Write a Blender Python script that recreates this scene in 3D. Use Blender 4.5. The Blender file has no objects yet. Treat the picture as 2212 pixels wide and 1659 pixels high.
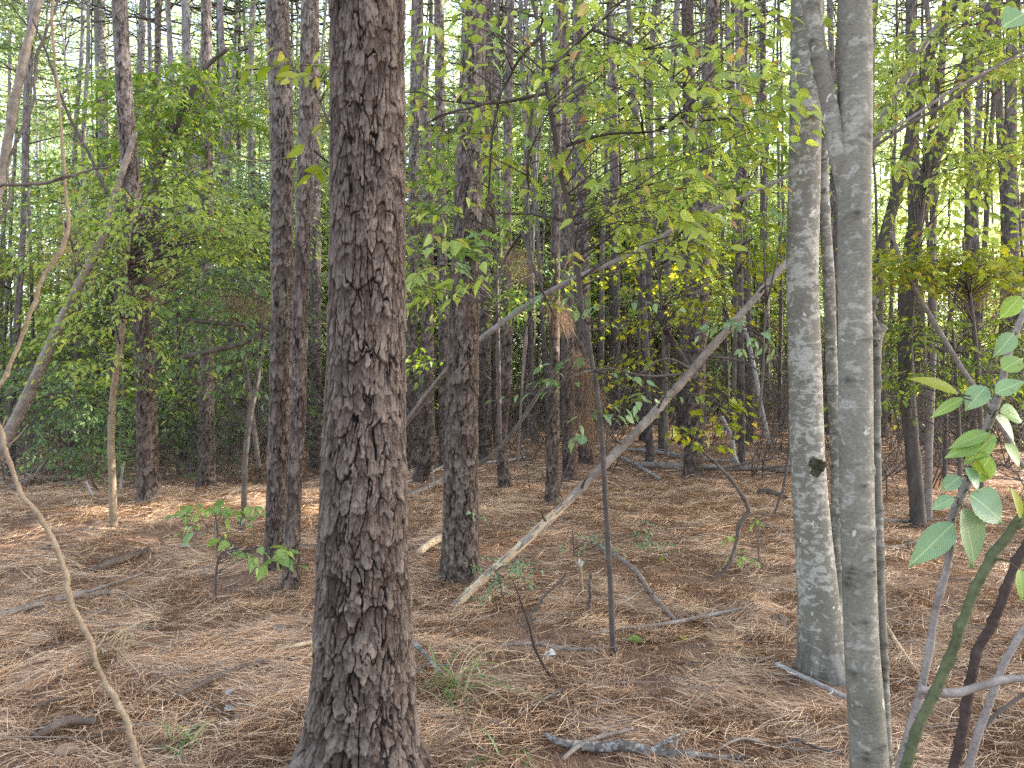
import bpy, math, random
import numpy as np
from mathutils import Vector

random.seed(11)
RNG = np.random.default_rng(11)
SC = bpy.context.scene
COL = SC.collection
F, CX, CY, H = 1703.0, 1106.0, 829.5, 1.55        # photo measured on a 2212 x 1659 grid, eye height in metres

# ------------------------------------------------------------------ noise
def _hash(ix, iy, iz, seed):
    h = (ix.astype(np.int64) * 374761393 + iy.astype(np.int64) * 668265263 + iz.astype(np.int64) * 2147483647 + seed * 974634599) & 0xFFFFFFFF
    h = ((h ^ (h >> 13)) * 1274126177) & 0xFFFFFFFF
    h = ((h ^ (h >> 16)) * 2246822519) & 0xFFFFFFFF
    return ((h ^ (h >> 15)) & 0xFFFFFF) / float(0xFFFFFF)

def vn(x, y, z=0.0, seed=0):
    x, y, z = np.broadcast_arrays(np.asarray(x, float), np.asarray(y, float), np.asarray(z, float))
    ix, iy, iz = np.floor(x), np.floor(y), np.floor(z)
    fx, fy, fz = x - ix, y - iy, z - iz
    fx, fy, fz = (t * t * (3 - 2 * t) for t in (fx, fy, fz))
    r = 0
    for dz in (0, 1):
        wz = fz if dz else 1 - fz
        for dy in (0, 1):
            wy = fy if dy else 1 - fy
            for dx in (0, 1):
                wx = fx if dx else 1 - fx
                r = r + wx * wy * wz * _hash(ix + dx, iy + dy, iz + dz, seed)
    return r

def fbm(x, y, z=0.0, seed=0, o=4):
    r, a, t = 0, 1.0, 0.0
    for k in range(o):
        r = r + a * vn(x * 2 ** k, y * 2 ** k, np.asarray(z) * 2 ** k, seed + k); t += a; a *= .5
    return r / t

def sst(a, b, x):
    t = np.clip((x - a) / (b - a), 0, 1)
    return t * t * (3 - 2 * t)

def voro(U, V, period, seed, jit=.8):
    """cell noise, periodic in U: F1, F2, a random number per cell, height above the cell's centre"""
    iu, iv = np.floor(U), np.floor(V)
    F1 = np.full(U.shape, 9.0); F2 = np.full(U.shape, 9.0); ID = np.zeros(U.shape); DV = np.zeros(U.shape)
    for du in (-1, 0, 1):
        for dv in (-1, 0, 1):
            cu, cv = iu + du, iv + dv
            m = np.mod(cu, period)
            z = np.zeros_like(cu)
            jx, jy = _hash(m, cv, z, seed), _hash(m, cv, z + 1, seed)
            ex, ey = cu + .5 - jit / 2 + jit * jx - U, cv + .5 - jit / 2 + jit * jy - V
            d = np.maximum(np.abs(ex), np.abs(ey)) * .55 + np.hypot(ex, ey) * .45
            rid = _hash(m, cv, z + 2, seed)
            near = d < F1
            F2 = np.where(near, F1, np.minimum(F2, d)); ID = np.where(near, rid, ID); DV = np.where(near, -ey, DV); F1 = np.where(near, d, F1)
    return F1, F2, ID, DV

# ------------------------------------------------------------------ terrain
NEARPINE = (-.62, 3.2)
def terr(x, y):
    x, y = np.asarray(x, float), np.asarray(y, float)
    h = .11 * (fbm(x / 3.1, y / 3.1, 0, 5, 3) - .5) + .10 * (fbm(x / .75, y / .75, 0, 9, 3) - .5)
    h = h * sst(1.0, 4.0, np.hypot(x, y) + .8)
    h = h + .20 * np.exp(-((y - 9.2 - .12 * (x + 4)) / 1.7) ** 2) * sst(-1.0, -3.2, x)
    h = h - .25 * sst(10.5, 15, y) * sst(-1.0, -4.5, x)
    h = h + .40 * sst(13, 40, y) * sst(-2, 9, x)
    h = h + 1.2 * sst(35, 90, np.hypot(x, y))
    for mx, my, mr, mh in ((-.62, 3.2, .45, .05), (-.41, 6.2, .34, .05), (-1.85, 6.2, .4, .05), (1.72, 4.3, .3, .04)):
        h = h + mh * np.exp(-(np.hypot(x - mx, y - my) / mr) ** 2)
    h = h + .10 * np.exp(-(((x - 1.63) / .16) ** 2 + ((y - 5.25) / .22) ** 2))
    return h

def pw(px, py, Y):
    """world point whose depth is Y"""
    return np.array([(px - CX) / F * Y, Y, H - (py - CY) / F * Y])

def gp(px, py, lift=0.0):
    """world point of the ground seen at a place of the photo"""
    d = np.array([(px - CX) / F, 1.0, -(py - CY) / F])
    t = 1.5; prev = t
    while t < 75:
        z = H + d[2] * t
        if z <= terr(d[0] * t, t):
            a, b = prev, t
            for _ in range(24):
                m = .5 * (a + b)
                if H + d[2] * m <= terr(d[0] * m, m): b = m
                else: a = m
            t = b; break
        prev = t; t += .06
    return np.array([d[0] * t, t, float(terr(d[0] * t, t)) + lift])

# ------------------------------------------------------------------ mesh helpers
def mk_mesh(name, V, quads=None, tris=None, attrs=None, mats=(), smooth=True, uv=None, mi=None):
    V = np.asarray(V, np.float32).reshape(-1, 3)
    q = np.asarray(quads if quads is not None else [], np.int32).reshape(-1, 4)
    t = np.asarray(tris if tris is not None else [], np.int32).reshape(-1, 3)
    me = bpy.data.meshes.new(name)
    me.vertices.add(len(V)); me.vertices.foreach_set('co', V.ravel())
    nl = q.size + t.size
    me.loops.add(nl); li = np.concatenate([q.ravel(), t.ravel()]).astype(np.int32)
    me.loops.foreach_set('vertex_index', li)
    npoly = len(q) + len(t)
    me.polygons.add(npoly)
    tot = np.concatenate([np.full(len(q), 4), np.full(len(t), 3)]).astype(np.int32)
    st = np.concatenate([[0], np.cumsum(tot)[:-1]]).astype(np.int32)
    me.polygons.foreach_set('loop_start', st); me.polygons.foreach_set('loop_total', tot)
    me.polygons.foreach_set('use_smooth', np.full(npoly, bool(smooth)))
    if mi is not None: me.polygons.foreach_set('material_index', np.asarray(mi, np.int32))
    if uv is not None:
        l = me.uv_layers.new(name='leaf_uv'); l.data.foreach_set('uv', np.asarray(uv, np.float32)[li].ravel())
    for k, a in (attrs or {}).items():
        at = me.attributes.new(k, 'FLOAT', 'POINT'); at.data.foreach_set('value', np.asarray(a, np.float32).ravel())
    for m in mats: me.materials.append(m)
    me.update(calc_edges=True); me.validate()
    return me

def obj(name, me, parent=None, loc=None):
    o = bpy.data.objects.new(name, me); COL.objects.link(o)
    if parent is not None: o.parent = parent
    if loc is not None: o.location = loc
    return o

def tag(o, label=None, cat=None, group=None, kind=None):
    if label: o['label'] = label
    if cat: o['category'] = cat
    if group: o['group'] = group
    if kind: o['kind'] = kind
    return o

def thing(name, label, cat, loc, group=None, rz=0.0, sc=1.0):
    o = bpy.data.objects.new(name, None); COL.objects.link(o)
    o.empty_display_size = .2
    o.location = loc; o.rotation_euler = (0, 0, rz); o.scale = (sc, sc, sc)
    return tag(o, label, cat, group)

def unit(v):
    v = np.asarray(v, float)
    return v / (np.linalg.norm(v, axis=-1, keepdims=True) + 1e-9)

def resample(P, R, n):
    """smooth curve through control points"""
    P = np.asarray(P, float); R = np.asarray(R, float)
    s = np.concatenate([[0], np.cumsum(np.linalg.norm(np.diff(P, axis=0), axis=1))]); s /= s[-1]
    if len(P) > 2:
        m = np.gradient(P, s, axis=0)
    else:
        m = np.repeat((P[1:] - P[:1]), 2, 0)
    u = np.linspace(0, 1, n); k = np.clip(np.searchsorted(s, u, 'right') - 1, 0, len(s) - 2)
    h = (s[k + 1] - s[k])[:, None]; t = ((u - s[k])[:, None]) / h
    Q = (2 * t**3 - 3 * t**2 + 1) * P[k] + (t**3 - 2 * t**2 + t) * h * m[k] + (-2 * t**3 + 3 * t**2) * P[k + 1] + (t**3 - t**2) * h * m[k + 1]
    return Q, np.interp(u, s, R)

def tube_arrays(P, R, nu, off=0, cap=True):
    P = np.asarray(P, float); n = len(P); R = np.asarray(R, float)
    T = unit(np.gradient(P, axis=0)); av = unit(P[-1] - P[0])
    ref = np.eye(3)[int(np.argmin(np.abs(av)))]
    A = unit(np.cross(T, ref)); B = np.cross(T, A)
    th = np.arange(nu) / nu * 2 * np.pi
    if R.ndim == 1: R = R[:, None]
    V = P[:, None] + R[..., None] * (np.cos(th)[None, :, None] * A[:, None] + np.sin(th)[None, :, None] * B[:, None])
    i = np.arange(n - 1)[:, None] * nu; j = np.arange(nu)[None]
    j2 = (j + 1) % nu
    Q = np.stack([i + j, i + j2, i + nu + j2, i + nu + j], -1).reshape(-1, 4) + off
    V = V.reshape(-1, 3); Tt = np.zeros((0, 3), int)
    if cap:
        V = np.concatenate([V, P[-1:], P[:1]])
        jj = np.arange(nu); j2 = (jj + 1) % nu; e = n * nu
        Tt = np.concatenate([np.stack([(n - 1) * nu + jj, (n - 1) * nu + j2, np.full(nu, e)], -1),
                             np.stack([j2, jj, np.full(nu, e + 1)], -1)]) + off
    return V, Q, Tt

class Wood:
    def __init__(s): s.V, s.Q, s.T, s.n = [], [], [], 0
    def tube(s, P, R, nu=4, n=None):
        if n: P, R = resample(P, R, n)
        V, Q, T = tube_arrays(P, R, nu, s.n)
        s.V.append(V); s.Q.append(Q); s.T.append(T); s.n += len(V)
    def mesh(s, name, mat):
        return mk_mesh(name, np.concatenate(s.V), np.concatenate(s.Q), np.concatenate(s.T), mats=[mat])

# leaf outlines: (along, across, lift) and faces
def _strip(st):
    v, f = [], []
    for k, (t, w, l) in enumerate(st): v += [(t, -w, l), (t, 0, 0), (t, w, l)]
    for k in range(len(st) - 1):
        a = 3 * k; f += [(a, a + 1, a + 4, a + 3), (a + 1, a + 2, a + 5, a + 4)]
    return np.array(v, float), np.array(f), np.zeros((0, 3), int)
TPL_FAR = (np.array([(0, 0, 0), (.45, 1, .22), (1, 0, -.1), (.45, -1, .22)], float), np.zeros((0, 4), int), np.array([(0, 1, 2), (0, 2, 3)]))
TPL_MID = (np.array([(0, 0, 0), (.3, .92, .2), (.68, .78, .15), (1, 0, -.25), (.68, -.78, .15), (.3, -.92, .2), (.3, 0, 0), (.68, 0, -.06)], float),
           np.array([(6, 1, 2, 7), (6, 7, 4, 5)]), np.array([(0, 1, 6), (0, 6, 5), (7, 2, 3), (7, 3, 4)]))
_np_prof = [(0, .02, 0), (.07, .42, .05), (.16, .74, .1), (.28, .95, .13), (.42, 1., .14), (.56, .9, .12), (.70, .68, .08), (.82, .42, .03), (.92, .18, -.05), (1., .01, -.12)]
_tt = np.linspace(0, 1, 19); _pw = np.array(_np_prof)
TPL_NEAR = _strip([(t - (.008 if k % 2 else 0), float(np.interp(t, _pw[:, 0], _pw[:, 1])) * (1.022 if k % 2 else .975) + .005, float(np.interp(t, _pw[:, 0], _pw[:, 2]))) for k, t in enumerate(_tt)])
def _maple():
    o = [(0, .06), (.02, .55), (.20, .50), (.28, 1.0), (.42, .62), (.56, .86), (.60, .38), (1, 0)]
    v = [(.35, 0, 0)] + [(a, b, .10 * b) for a, b in o] + [(a, -b, .10 * b) for a, b in reversed(o[:-1])]
    n = len(v) - 1
    return np.array(v, float), np.zeros((0, 4), int), np.array([(0, 1 + k, 1 + (k + 1) % n) for k in range(n)])
TPL_MAPLE = _maple()

class Leaves:
    def __init__(s, tpl=TPL_FAR): s.tpl = tpl; s.P, s.D, s.N, s.L, s.W = [], [], [], [], []
    def add(s, P, D, N, L, W):
        P = np.atleast_2d(P)
        s.P.append(P); s.D.append(np.atleast_2d(D)); s.N.append(np.atleast_2d(N))
        s.L.append(np.broadcast_to(L, len(P)).astype(float)); s.W.append(np.broadcast_to(W, len(P)).astype(float))
    def count(s): return sum(len(p) for p in s.P)
    def mesh(s, name, mat, droop=.12, wood=None, wmat=None):
        P, D, N = np.concatenate(s.P), unit(np.concatenate(s.D)), np.concatenate(s.N)
        L, W = np.concatenate(s.L), np.concatenate(s.W)
        B = unit(np.cross(N, D)); N = np.cross(D, B)
        tv, tq, tt = s.tpl
        t, a, l = tv[:, 0][None, :, None], tv[:, 1][None, :, None], tv[:, 2][None, :, None]
        V = P[:, None] + D[:, None] * t * L[:, None, None] + B[:, None] * a * (W / 2)[:, None, None] + N[:, None] * (l * W[:, None, None] - droop * t**2 * L[:, None, None])
        o = (np.arange(len(P)) * len(tv))[:, None, None]
        uv = np.tile(np.stack([tv[:, 0], tv[:, 1] * .5 + .5], -1), (len(P), 1))
        V = V.reshape(-1, 3); Q = (tq[None] + o).reshape(-1, 4); T = (tt[None] + o).reshape(-1, 3)
        if wood is None or not wood.V: return mk_mesh(name, V, Q, T, mats=[mat], uv=uv)
        wq = np.concatenate(wood.Q) + len(V); wt = np.concatenate(wood.T) + len(V); wv = np.concatenate(wood.V)
        mi = np.concatenate([np.zeros(len(Q)), np.ones(len(wq)), np.zeros(len(T)), np.ones(len(wt))])
        return mk_mesh(name, np.concatenate([V, wv]), np.concatenate([Q, wq]), np.concatenate([T, wt]), mats=[mat, wmat], uv=np.concatenate([uv, np.zeros((len(wv), 2))]), mi=mi)

def spray(rng, W, L, base, d, length, n, leaf, droop=.25, twig=.003, wid=.5, flat=.8):
    """a twig with leaves set alternately along it, lying roughly level"""
    d = unit(d); k = 5; t = np.linspace(0, 1, k)
    bend = rng.normal(0, .10, 3)
    P = base + d * length * t[:, None] + (bend * length) * (t**2)[:, None]
    P[:, 2] -= droop * length * t**2
    W.tube(P, twig * (1 - .7 * t), 3)
    tt = np.linspace(.12, 1, n); q = np.stack([np.interp(tt, t, P[:, i]) for i in range(3)], -1)
    tan = unit(P[-1] - P[0])
    up = unit(np.array([0, 0, 1.]) + rng.normal(0, .35 * (1.4 - flat), 3))
    side = unit(np.cross(up, tan)); sg = np.where(np.arange(n) % 2, 1, -1)[:, None]
    ang = rng.uniform(.6, 1.15, (n, 1)); ang[-1] = .05
    D = tan * np.cos(ang) + side * sg * np.sin(ang) + rng.normal(0, .18, (n, 3)); D[:, 2] -= rng.uniform(.0, .45, n) + (.8 - flat) * rng.uniform(0, 1.1, n)
    N = up + rng.normal(0, .33, (n, 3)) * (1.6 - flat)
    ll = leaf * rng.uniform(.6, 1.15, n) * (1 - .3 * np.abs(tt - .55))
    L.add(q, D, N, ll, ll * wid * rng.uniform(.85, 1.15, n))

def nearest_on(P, c, rise=.35):
    d = np.hypot(P[:, 0] - c[0], P[:, 1] - c[1])
    cost = np.abs(P[:, 2] - (c[2] - rise * d)) + .3 * d
    return P[int(np.argmin(cost))]

def crown_sprays(rng, W, L, path, centers, leaf, length=(.35, .8), n=(7, 14), limb=.006, share=.5, twig=.003, wid=.5, droop=.25, kids=2, flat=.8):
    for c in centers:
        a = nearest_on(path, c)
        out = c - a; hd = np.array([out[0], out[1], 0]); ln = np.linalg.norm(hd)
        if rng.random() < share:
            m = a + (c - a) * .5 + rng.normal(0, .06, 3) * np.linalg.norm(c - a); m[2] += .08 * np.linalg.norm(c - a)
            W.tube([a, m, c], [limb * 1.6, limb, twig], 4, 6)
        base_d = hd / (ln + 1e-6)
        for k in range(kids):
            d = base_d * .8 + np.append(rng.normal(0, .7, 2), rng.normal(.05, .18))
            spray(rng, W, L, c + rng.normal(0, .04, 3), d, rng.uniform(*length), int(rng.integers(*n)), leaf, droop, twig, wid, flat)

# ------------------------------------------------------------------ materials
def nodes(name):
    m = bpy.data.materials.new(name); m.use_nodes = True
    nt = m.node_tree; nt.nodes.clear()
    out = nt.nodes.new('ShaderNodeOutputMaterial')
    def N(t, ins=None, **kw):
        n = nt.nodes.new('ShaderNode' + t)
        for k, v in kw.items(): setattr(n, k, v)
        for k, v in (ins or {}).items():
            if isinstance(v, bpy.types.NodeSocket): nt.links.new(v, n.inputs[k])
            else: n.inputs[k].default_value = v
        return n
    return m, N, out, nt

def ramp(N, fac, stops, interp='LINEAR'):
    r = N('ValToRGB', {'Fac': fac}); e = r.color_ramp; e.interpolation = interp
    while len(e.elements) < len(stops): e.elements.new(.5)
    for el, (p, c) in zip(e.elements, stops): el.position = p; el.color = (*c, 1)
    return r.outputs[0]

def mixc(N, fac, a, b, mode='MIX'):
    n = N('Mix', data_type='RGBA', blend_type=mode)
    nt = n.id_data
    for sock, v in ((n.inputs[0], fac), (n.inputs[6], a), (n.inputs[7], b)):
        if isinstance(v, bpy.types.NodeSocket): nt.links.new(v, sock)
        else: sock.default_value = v if not isinstance(v, tuple) else (*v, 1)
    return n.outputs[2]

def math_n(N, op, a, b=0.0):
    n = N('Math', operation=op)
    for i, v in enumerate((a, b)):
        if isinstance(v, bpy.types.NodeSocket): n.id_data.links.new(v, n.inputs[i])
        else: n.inputs[i].default_value = v
    return n.outputs[0]

def finish(m, N, out, nt, color, rough=.9, normal=None, spec=.3):
    b = N('BsdfPrincipled', {'Base Color': color, 'Roughness': rough, 'Specular IOR Level': spec})
    if normal is not None: nt.links.new(normal, b.inputs['Normal'])
    nt.links.new(b.outputs[0], out.inputs[0]); return m

def coords(N, scale=(1, 1, 1)):
    tc = N('TexCoord'); mp = N('Mapping', {'Vector': tc.outputs['Object'], 'Scale': scale}); return mp.outputs[0], tc

def mat_pine_bark(name, low, high, zmix=(2.0, 9.0), fine=60):
    m, N, out, nt = nodes(name)
    hgt = N('Attribute', attribute_name='bark').outputs['Fac']; tone = N('Attribute', attribute_name='tone').outputs['Fac']
    v, tc = coords(N)
    nz = N('TexNoise', {'Vector': v, 'Scale': fine, 'Detail': 5, 'Roughness': .7}).outputs[0]
    st = N('TexNoise', {'Vector': coords(N, (1, 1, .16))[0], 'Scale': fine * 1.6, 'Detail': 4, 'Roughness': .7}).outputs[0]
    f = math_n(N, 'ADD', hgt, math_n(N, 'MULTIPLY', math_n(N, 'SUBTRACT', st, .5), .75))
    def tones(c): return ramp(N, f, [(.05, c[0]), (.28, c[1]), (.55, c[2]), (.9, c[3])])
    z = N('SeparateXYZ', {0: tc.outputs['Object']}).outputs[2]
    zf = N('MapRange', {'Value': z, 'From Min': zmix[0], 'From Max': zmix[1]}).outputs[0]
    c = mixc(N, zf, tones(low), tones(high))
    red = ramp(N, tone, [(0, (1.08, .90, .80)), (.5, (1, 1, 1)), (.8, (1.05, 1.0, .96)), (1, (1.45, 1.42, 1.40))])
    c = mixc(N, 1.0, c, red, 'MULTIPLY')
    bp = N('Bump', {'Height': math_n(N, 'ADD', nz, st), 'Strength': .6, 'Distance': .006})
    return finish(m, N, out, nt, c, .88, bp.outputs[0], .25)

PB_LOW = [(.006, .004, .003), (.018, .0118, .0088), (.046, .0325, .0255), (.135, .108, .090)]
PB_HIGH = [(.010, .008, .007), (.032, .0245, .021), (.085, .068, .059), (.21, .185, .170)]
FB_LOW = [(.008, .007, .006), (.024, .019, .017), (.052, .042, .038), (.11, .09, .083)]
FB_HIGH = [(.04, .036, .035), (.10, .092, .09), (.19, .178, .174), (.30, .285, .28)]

def mat_smooth_bark(name, base, light, dark, lich=.62, scale=9.0, mott=.7):
    m, N, out, nt = nodes(name)
    v, tc = coords(N, (1, 1, .8)); vs, _ = coords(N, (1, 1, 1.5))
    big = N('TexNoise', {'Vector': v, 'Scale': scale * .45, 'Detail': 3, 'Roughness': .6}).outputs[0]
    blot = N('TexNoise', {'Vector': vs, 'Scale': scale * 2.2, 'Detail': 6, 'Roughness': .62, 'Distortion': .4}).outputs[0]
    fine = N('TexNoise', {'Vector': vs, 'Scale': scale * 9, 'Detail': 5, 'Roughness': .7}).outputs[0]
    c = mixc(N, ramp(N, big, [(.32, (0, 0, 0)), (.68, (1, 1, 1))]), dark, base)
    msk = ramp(N, math_n(N, 'ADD', blot, math_n(N, 'MULTIPLY', math_n(N, 'SUBTRACT', big, .5), .5)), [(lich - .05, (0, 0, 0)), (lich + .02, (1, 1, 1))])
    c = mixc(N, math_n(N, 'MULTIPLY', msk, mott), c, light)
    vo = N('TexVoronoi', {'Vector': mixc(N, .06, v, N('TexNoise', {'Vector': v, 'Scale': 30}).outputs[1]), 'Scale': scale * 2.0, 'Randomness': 1.0})
    spot = math_n(N, 'LESS_THAN', vo.outputs['Distance'], math_n(N, 'MULTIPLY', math_n(N, 'SUBTRACT', N('SeparateColor', {0: vo.outputs['Color']}).outputs[0],   .66), .8))
    c = mixc(N, math_n(N, 'MULTIPLY', spot, .75), c, tuple(min(1, x * 1.35) for x in light))
    # narrow rings and dark lenticels round the stem
    sc_ = N('Attribute', attribute_name='scar').outputs['Fac']
    rings = N('TexNoise', {'Vector': coords(N, (.6, .6, 26))[0], 'Scale': 6, 'Detail': 3}).outputs[0]
    c = mixc(N, .32, c, ramp(N, rings, [(.3, (.72, .72, .70)), (.5, (1, 1, 1)), (.7, (1.12, 1.12, 1.12))]), 'MULTIPLY')
    c = mixc(N, .8, c, ramp(N, fine, [(.28, (.50, .50, .47)), (.5, (1, 1, 1)), (.68, (1.3, 1.3, 1.28))]), 'MULTIPLY')
    c = mixc(N, math_n(N, 'MULTIPLY', sc_, math_n(N, 'ADD', .35, blot)), c, tuple(x * .28 for x in dark))
    bp = N('Bump', {'Height': math_n(N, 'ADD', fine, math_n(N, 'MULTIPLY', rings, .8)), 'Strength': .35, 'Distance': .004})
    return finish(m, N, out, nt, c, .8, bp.outputs[0], .3)

def mat_wood(name, a, b, scale=12.0, stretch=(1, 1, 1)):
    m, N, out, nt = nodes(name)
    v, tc = coords(N, stretch)
    n1 = N('TexNoise', {'Vector': v, 'Scale': scale, 'Detail': 6, 'Roughness': .65}).outputs[0]
    n2 = N('TexNoise', {'Vector': v, 'Scale': scale * 7, 'Detail': 4, 'Roughness': .7}).outputs[0]
    c = mixc(N, ramp(N, n1, [(.33, (0, 0, 0)), (.66, (1, 1, 1))]), a, b)
    c = mixc(N, .7, c, ramp(N, n2, [(.25, (.45, .45, .45)), (.7, (1.2, 1.2, 1.2))]), 'MULTIPLY')
    bp = N('Bump', {'Height': n2, 'Strength': .5, 'Distance': .004})
    return finish(m, N, out, nt, c, .85, bp.outputs[0], .25)

def mat_leaf(name, stops, trans=.45, tcol=1.25, veins=False, rough=.45):
    m, N, out, nt = nodes(name)
    r = N('NewGeometry').outputs['Random Per Island']
    c = ramp(N, r, stops)
    if veins:
        uv = N('TexCoord').outputs['UV']
        s = N('SeparateXYZ', {0: uv})
        acr = math_n(N, 'ABSOLUTE', math_n(N, 'SUBTRACT', s.outputs[1], .5))
        line = math_n(N, 'ADD', math_n(N, 'MULTIPLY', s.outputs[0], 62.0), math_n(N, 'MULTIPLY', acr, -42.0))
        w = math_n(N, 'POWER', math_n(N, 'ABSOLUTE', math_n(N, 'SINE', line)), 9.0)
        mid = math_n(N, 'LESS_THAN', acr, .022)
        vv = math_n(N, 'MAXIMUM', math_n(N, 'MULTIPLY', w, .38), math_n(N, 'MULTIPLY', mid, .6))
        c = mixc(N, vv, c, (.42, .50, .25))
        vs = N('TexVoronoi', {'Vector': N('TexCoord').outputs['Object'], 'Scale': 70.0}); sp = math_n(N, 'LESS_THAN', vs.outputs['Distance'], math_n(N, 'MULTIPLY', math_n(N, 'SUBTRACT', N('SeparateColor', {0: vs.outputs['Color']}).outputs[0], .78), 1.3))
        c = mixc(N, math_n(N, 'MULTIPLY', sp, .8), c, (.20, .13, .05))
        blotch = N('TexNoise', {'Vector': N('TexCoord').outputs['Object'], 'Scale': 30, 'Detail': 3}).outputs[0]
        c = mixc(N, .35, c, ramp(N, blotch, [(.3, (.7, .75, .7)), (.7, (1.2, 1.15, 1.1))]), 'MULTIPLY')
    p = N('BsdfPrincipled', {'Base Color': c, 'Roughness': rough, 'Specular IOR Level': .45})
    t = N('BsdfTranslucent', {'Color': mixc(N, 1.0, c, (tcol, tcol, tcol * .72), 'MULTIPLY')})
    mx = N('MixShader', {0: trans}); nt.links.new(p.outputs[0], mx.inputs[1]); nt.links.new(t.outputs[0], mx.inputs[2])
    nt.links.new(mx.outputs[0], out.inputs[0]); return m

def mat_island(name, stops, rough=.8, trans=0.0):
    return mat_leaf(name, stops, trans, 1.1, rough=rough)

M = {}
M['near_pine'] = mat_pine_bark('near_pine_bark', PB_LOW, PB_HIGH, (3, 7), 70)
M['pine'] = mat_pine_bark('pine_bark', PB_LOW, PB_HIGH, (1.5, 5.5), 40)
M['far_pine'] = mat_pine_bark('far_pine_bark', FB_LOW, FB_HIGH, (2.5, 10), 22)  # own bark change with height, plus haze and deep shade put in the colour
M['grey_bark'] = mat_smooth_bark('smooth_grey_bark', (.165, .151, .122), (.35, .33, .285), (.11, .10, .078), .55, 10.0, .62)
M['grey_bark_b'] = mat_smooth_bark('smooth_olive_bark', (.175, .161, .13), (.33, .31, .27), (.105, .096, .074), .60, 9.0, .5)
M['lichen_wood'] = mat_smooth_bark('lichened_dead_wood', (.13, .108, .09), (.28, .275, .25), (.06, .048, .04), .56, 22.0, .7)
M['dark_bark'] = mat_wood('dark_smooth_bark', (.042, .034, .029), (.095, .079, .069), 8, (1, 1, .4))
M['twig'] = mat_wood('grey_brown_twig', (.062, .048, .038), (.135, .11, .092), 14)
M['twig_dark'] = mat_wood('dark_twig', (.045, .034, .03), (.10, .08, .07), 14)
M['tan_stem'] = mat_wood('tan_stem_bark', (.15, .105, .066), (.27, .20, .132), 20)
M['green_stem'] = mat_wood('green_stem', (.045, .052, .024), (.098, .106, .050), 16)
M['red_stem'] = mat_wood('red_brown_stem', (.030, .019, .015), (.068, .044, .036), 18)
M['grey_stem'] = mat_wood('grey_stem_bark', (.13, .105, .09), (.26, .225, .20), 18)
M['dead_wood'] = mat_wood('weathered_dead_wood', (.12, .092, .072), (.28, .232, .195), 10)
M['pale_wood'] = mat_wood('bare_pale_wood', (.32, .22, .13), (.55, .43, .29), 9)
M['white_wood'] = mat_wood('bleached_wood', (.17, .15, .13), (.38, .355, .33), 14)
M['rot'] = mat_wood('rotten_wood', (.06, .044, .034), (.14, .105, .082), 10)
G_STOPS = [(0, (.07, .13, .022)), (.35, (.13, .21, .028)), (.7, (.20, .28, .036)), (.96, (.31, .35, .045)), (1, (.44, .36, .06))]
M['leaf'] = mat_leaf('green_leaf', G_STOPS, .48)
M['leaf_light'] = mat_leaf('light_green_leaf', [(0, (.14, .22, .03)), (.4, (.23, .31, .04)), (.85, (.33, .385, .05)), (.96, (.36, .36, .06)), (1, (.35, .16, .06))], .5, 1.3, veins=True, rough=.4)
M['leaf_dark'] = mat_leaf('dark_green_leaf', [(0, (.055, .105, .038)), (.5, (.105, .175, .055)), (1, (.19, .265, .075))], .42)  # dark teal leaf, with the understory's shade put into the colour
M['leaf_blue'] = mat_leaf('sky_tinted_blue_green_leaf', [(0, (.09, .17, .085)), (.6, (.14, .24, .12)), (1, (.20, .29, .12))], .35, veins=True, rough=.38)  # blue-green leaf with pale sky reflection put into the colour
M['leaf_yellow'] = mat_leaf('yellow_green_leaf', [(0, (.13, .18, .015)), (.5, (.22, .26, .02)), (.9, (.34, .33, .03)), (1, (.48, .36, .04))], .5)
M['leaf_near'] = mat_leaf('veined_green_leaf', [(0, (.10, .19, .05)), (.5, (.15, .26, .05)), (1, (.26, .34, .05))], .42, veins=True, rough=.4)
M['leaf_far'] = mat_leaf('sun_haze_tinted_leaf', [(0, (.20, .30, .15)), (.4, (.34, .45, .20)), (.75, (.48, .57, .25)), (1, (.64, .67, .31))], .48)  # sunlight and haze put into the colour: brighter than nearer leaves
M['needle'] = mat_leaf('green_pine_needle', [(0, (.05, .09, .04)), (.6, (.10, .15, .065)), (1, (.19, .22, .09))], .3, 1.1)
M['dead_needle'] = mat_island('hanging_dead_needle', [(0, (.10, .055, .03)), (.6, (.22, .13, .075)), (1, (.38, .26, .16))], .8, .15)
M['litter'] = mat_island('fallen_pine_needle', [(0, (.17, .090, .052)), (.35, (.34, .198, .108)), (.7, (.50, .325, .19)), (.94, (.60, .42, .265)), (1, (.70, .57, .41))], .7, .08)
M['dead_leaf'] = mat_island('fallen_brown_leaf', [(0, (.10, .055, .035)), (.5, (.22, .135, .085)), (.85, (.35, .24, .17)), (1, (.50, .42, .36))], .75, .15)
M['grass'] = mat_leaf('grass_blade', [(0, (.10, .16, .055)), (.6, (.15, .22, .08)), (1, (.33, .30, .12))], .35)
M['straw'] = mat_island('dry_grass_blade', [(0, (.22, .15, .08)), (1, (.45, .34, .2))], .8, .1)
M['fungus'] = mat_wood('white_papery_bark', (.38, .34, .28), (.60, .56, .49), 20)
M['moss'] = mat_wood('dark_moss', (.055, .052, .025), (.12, .115, .055), 60)

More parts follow.
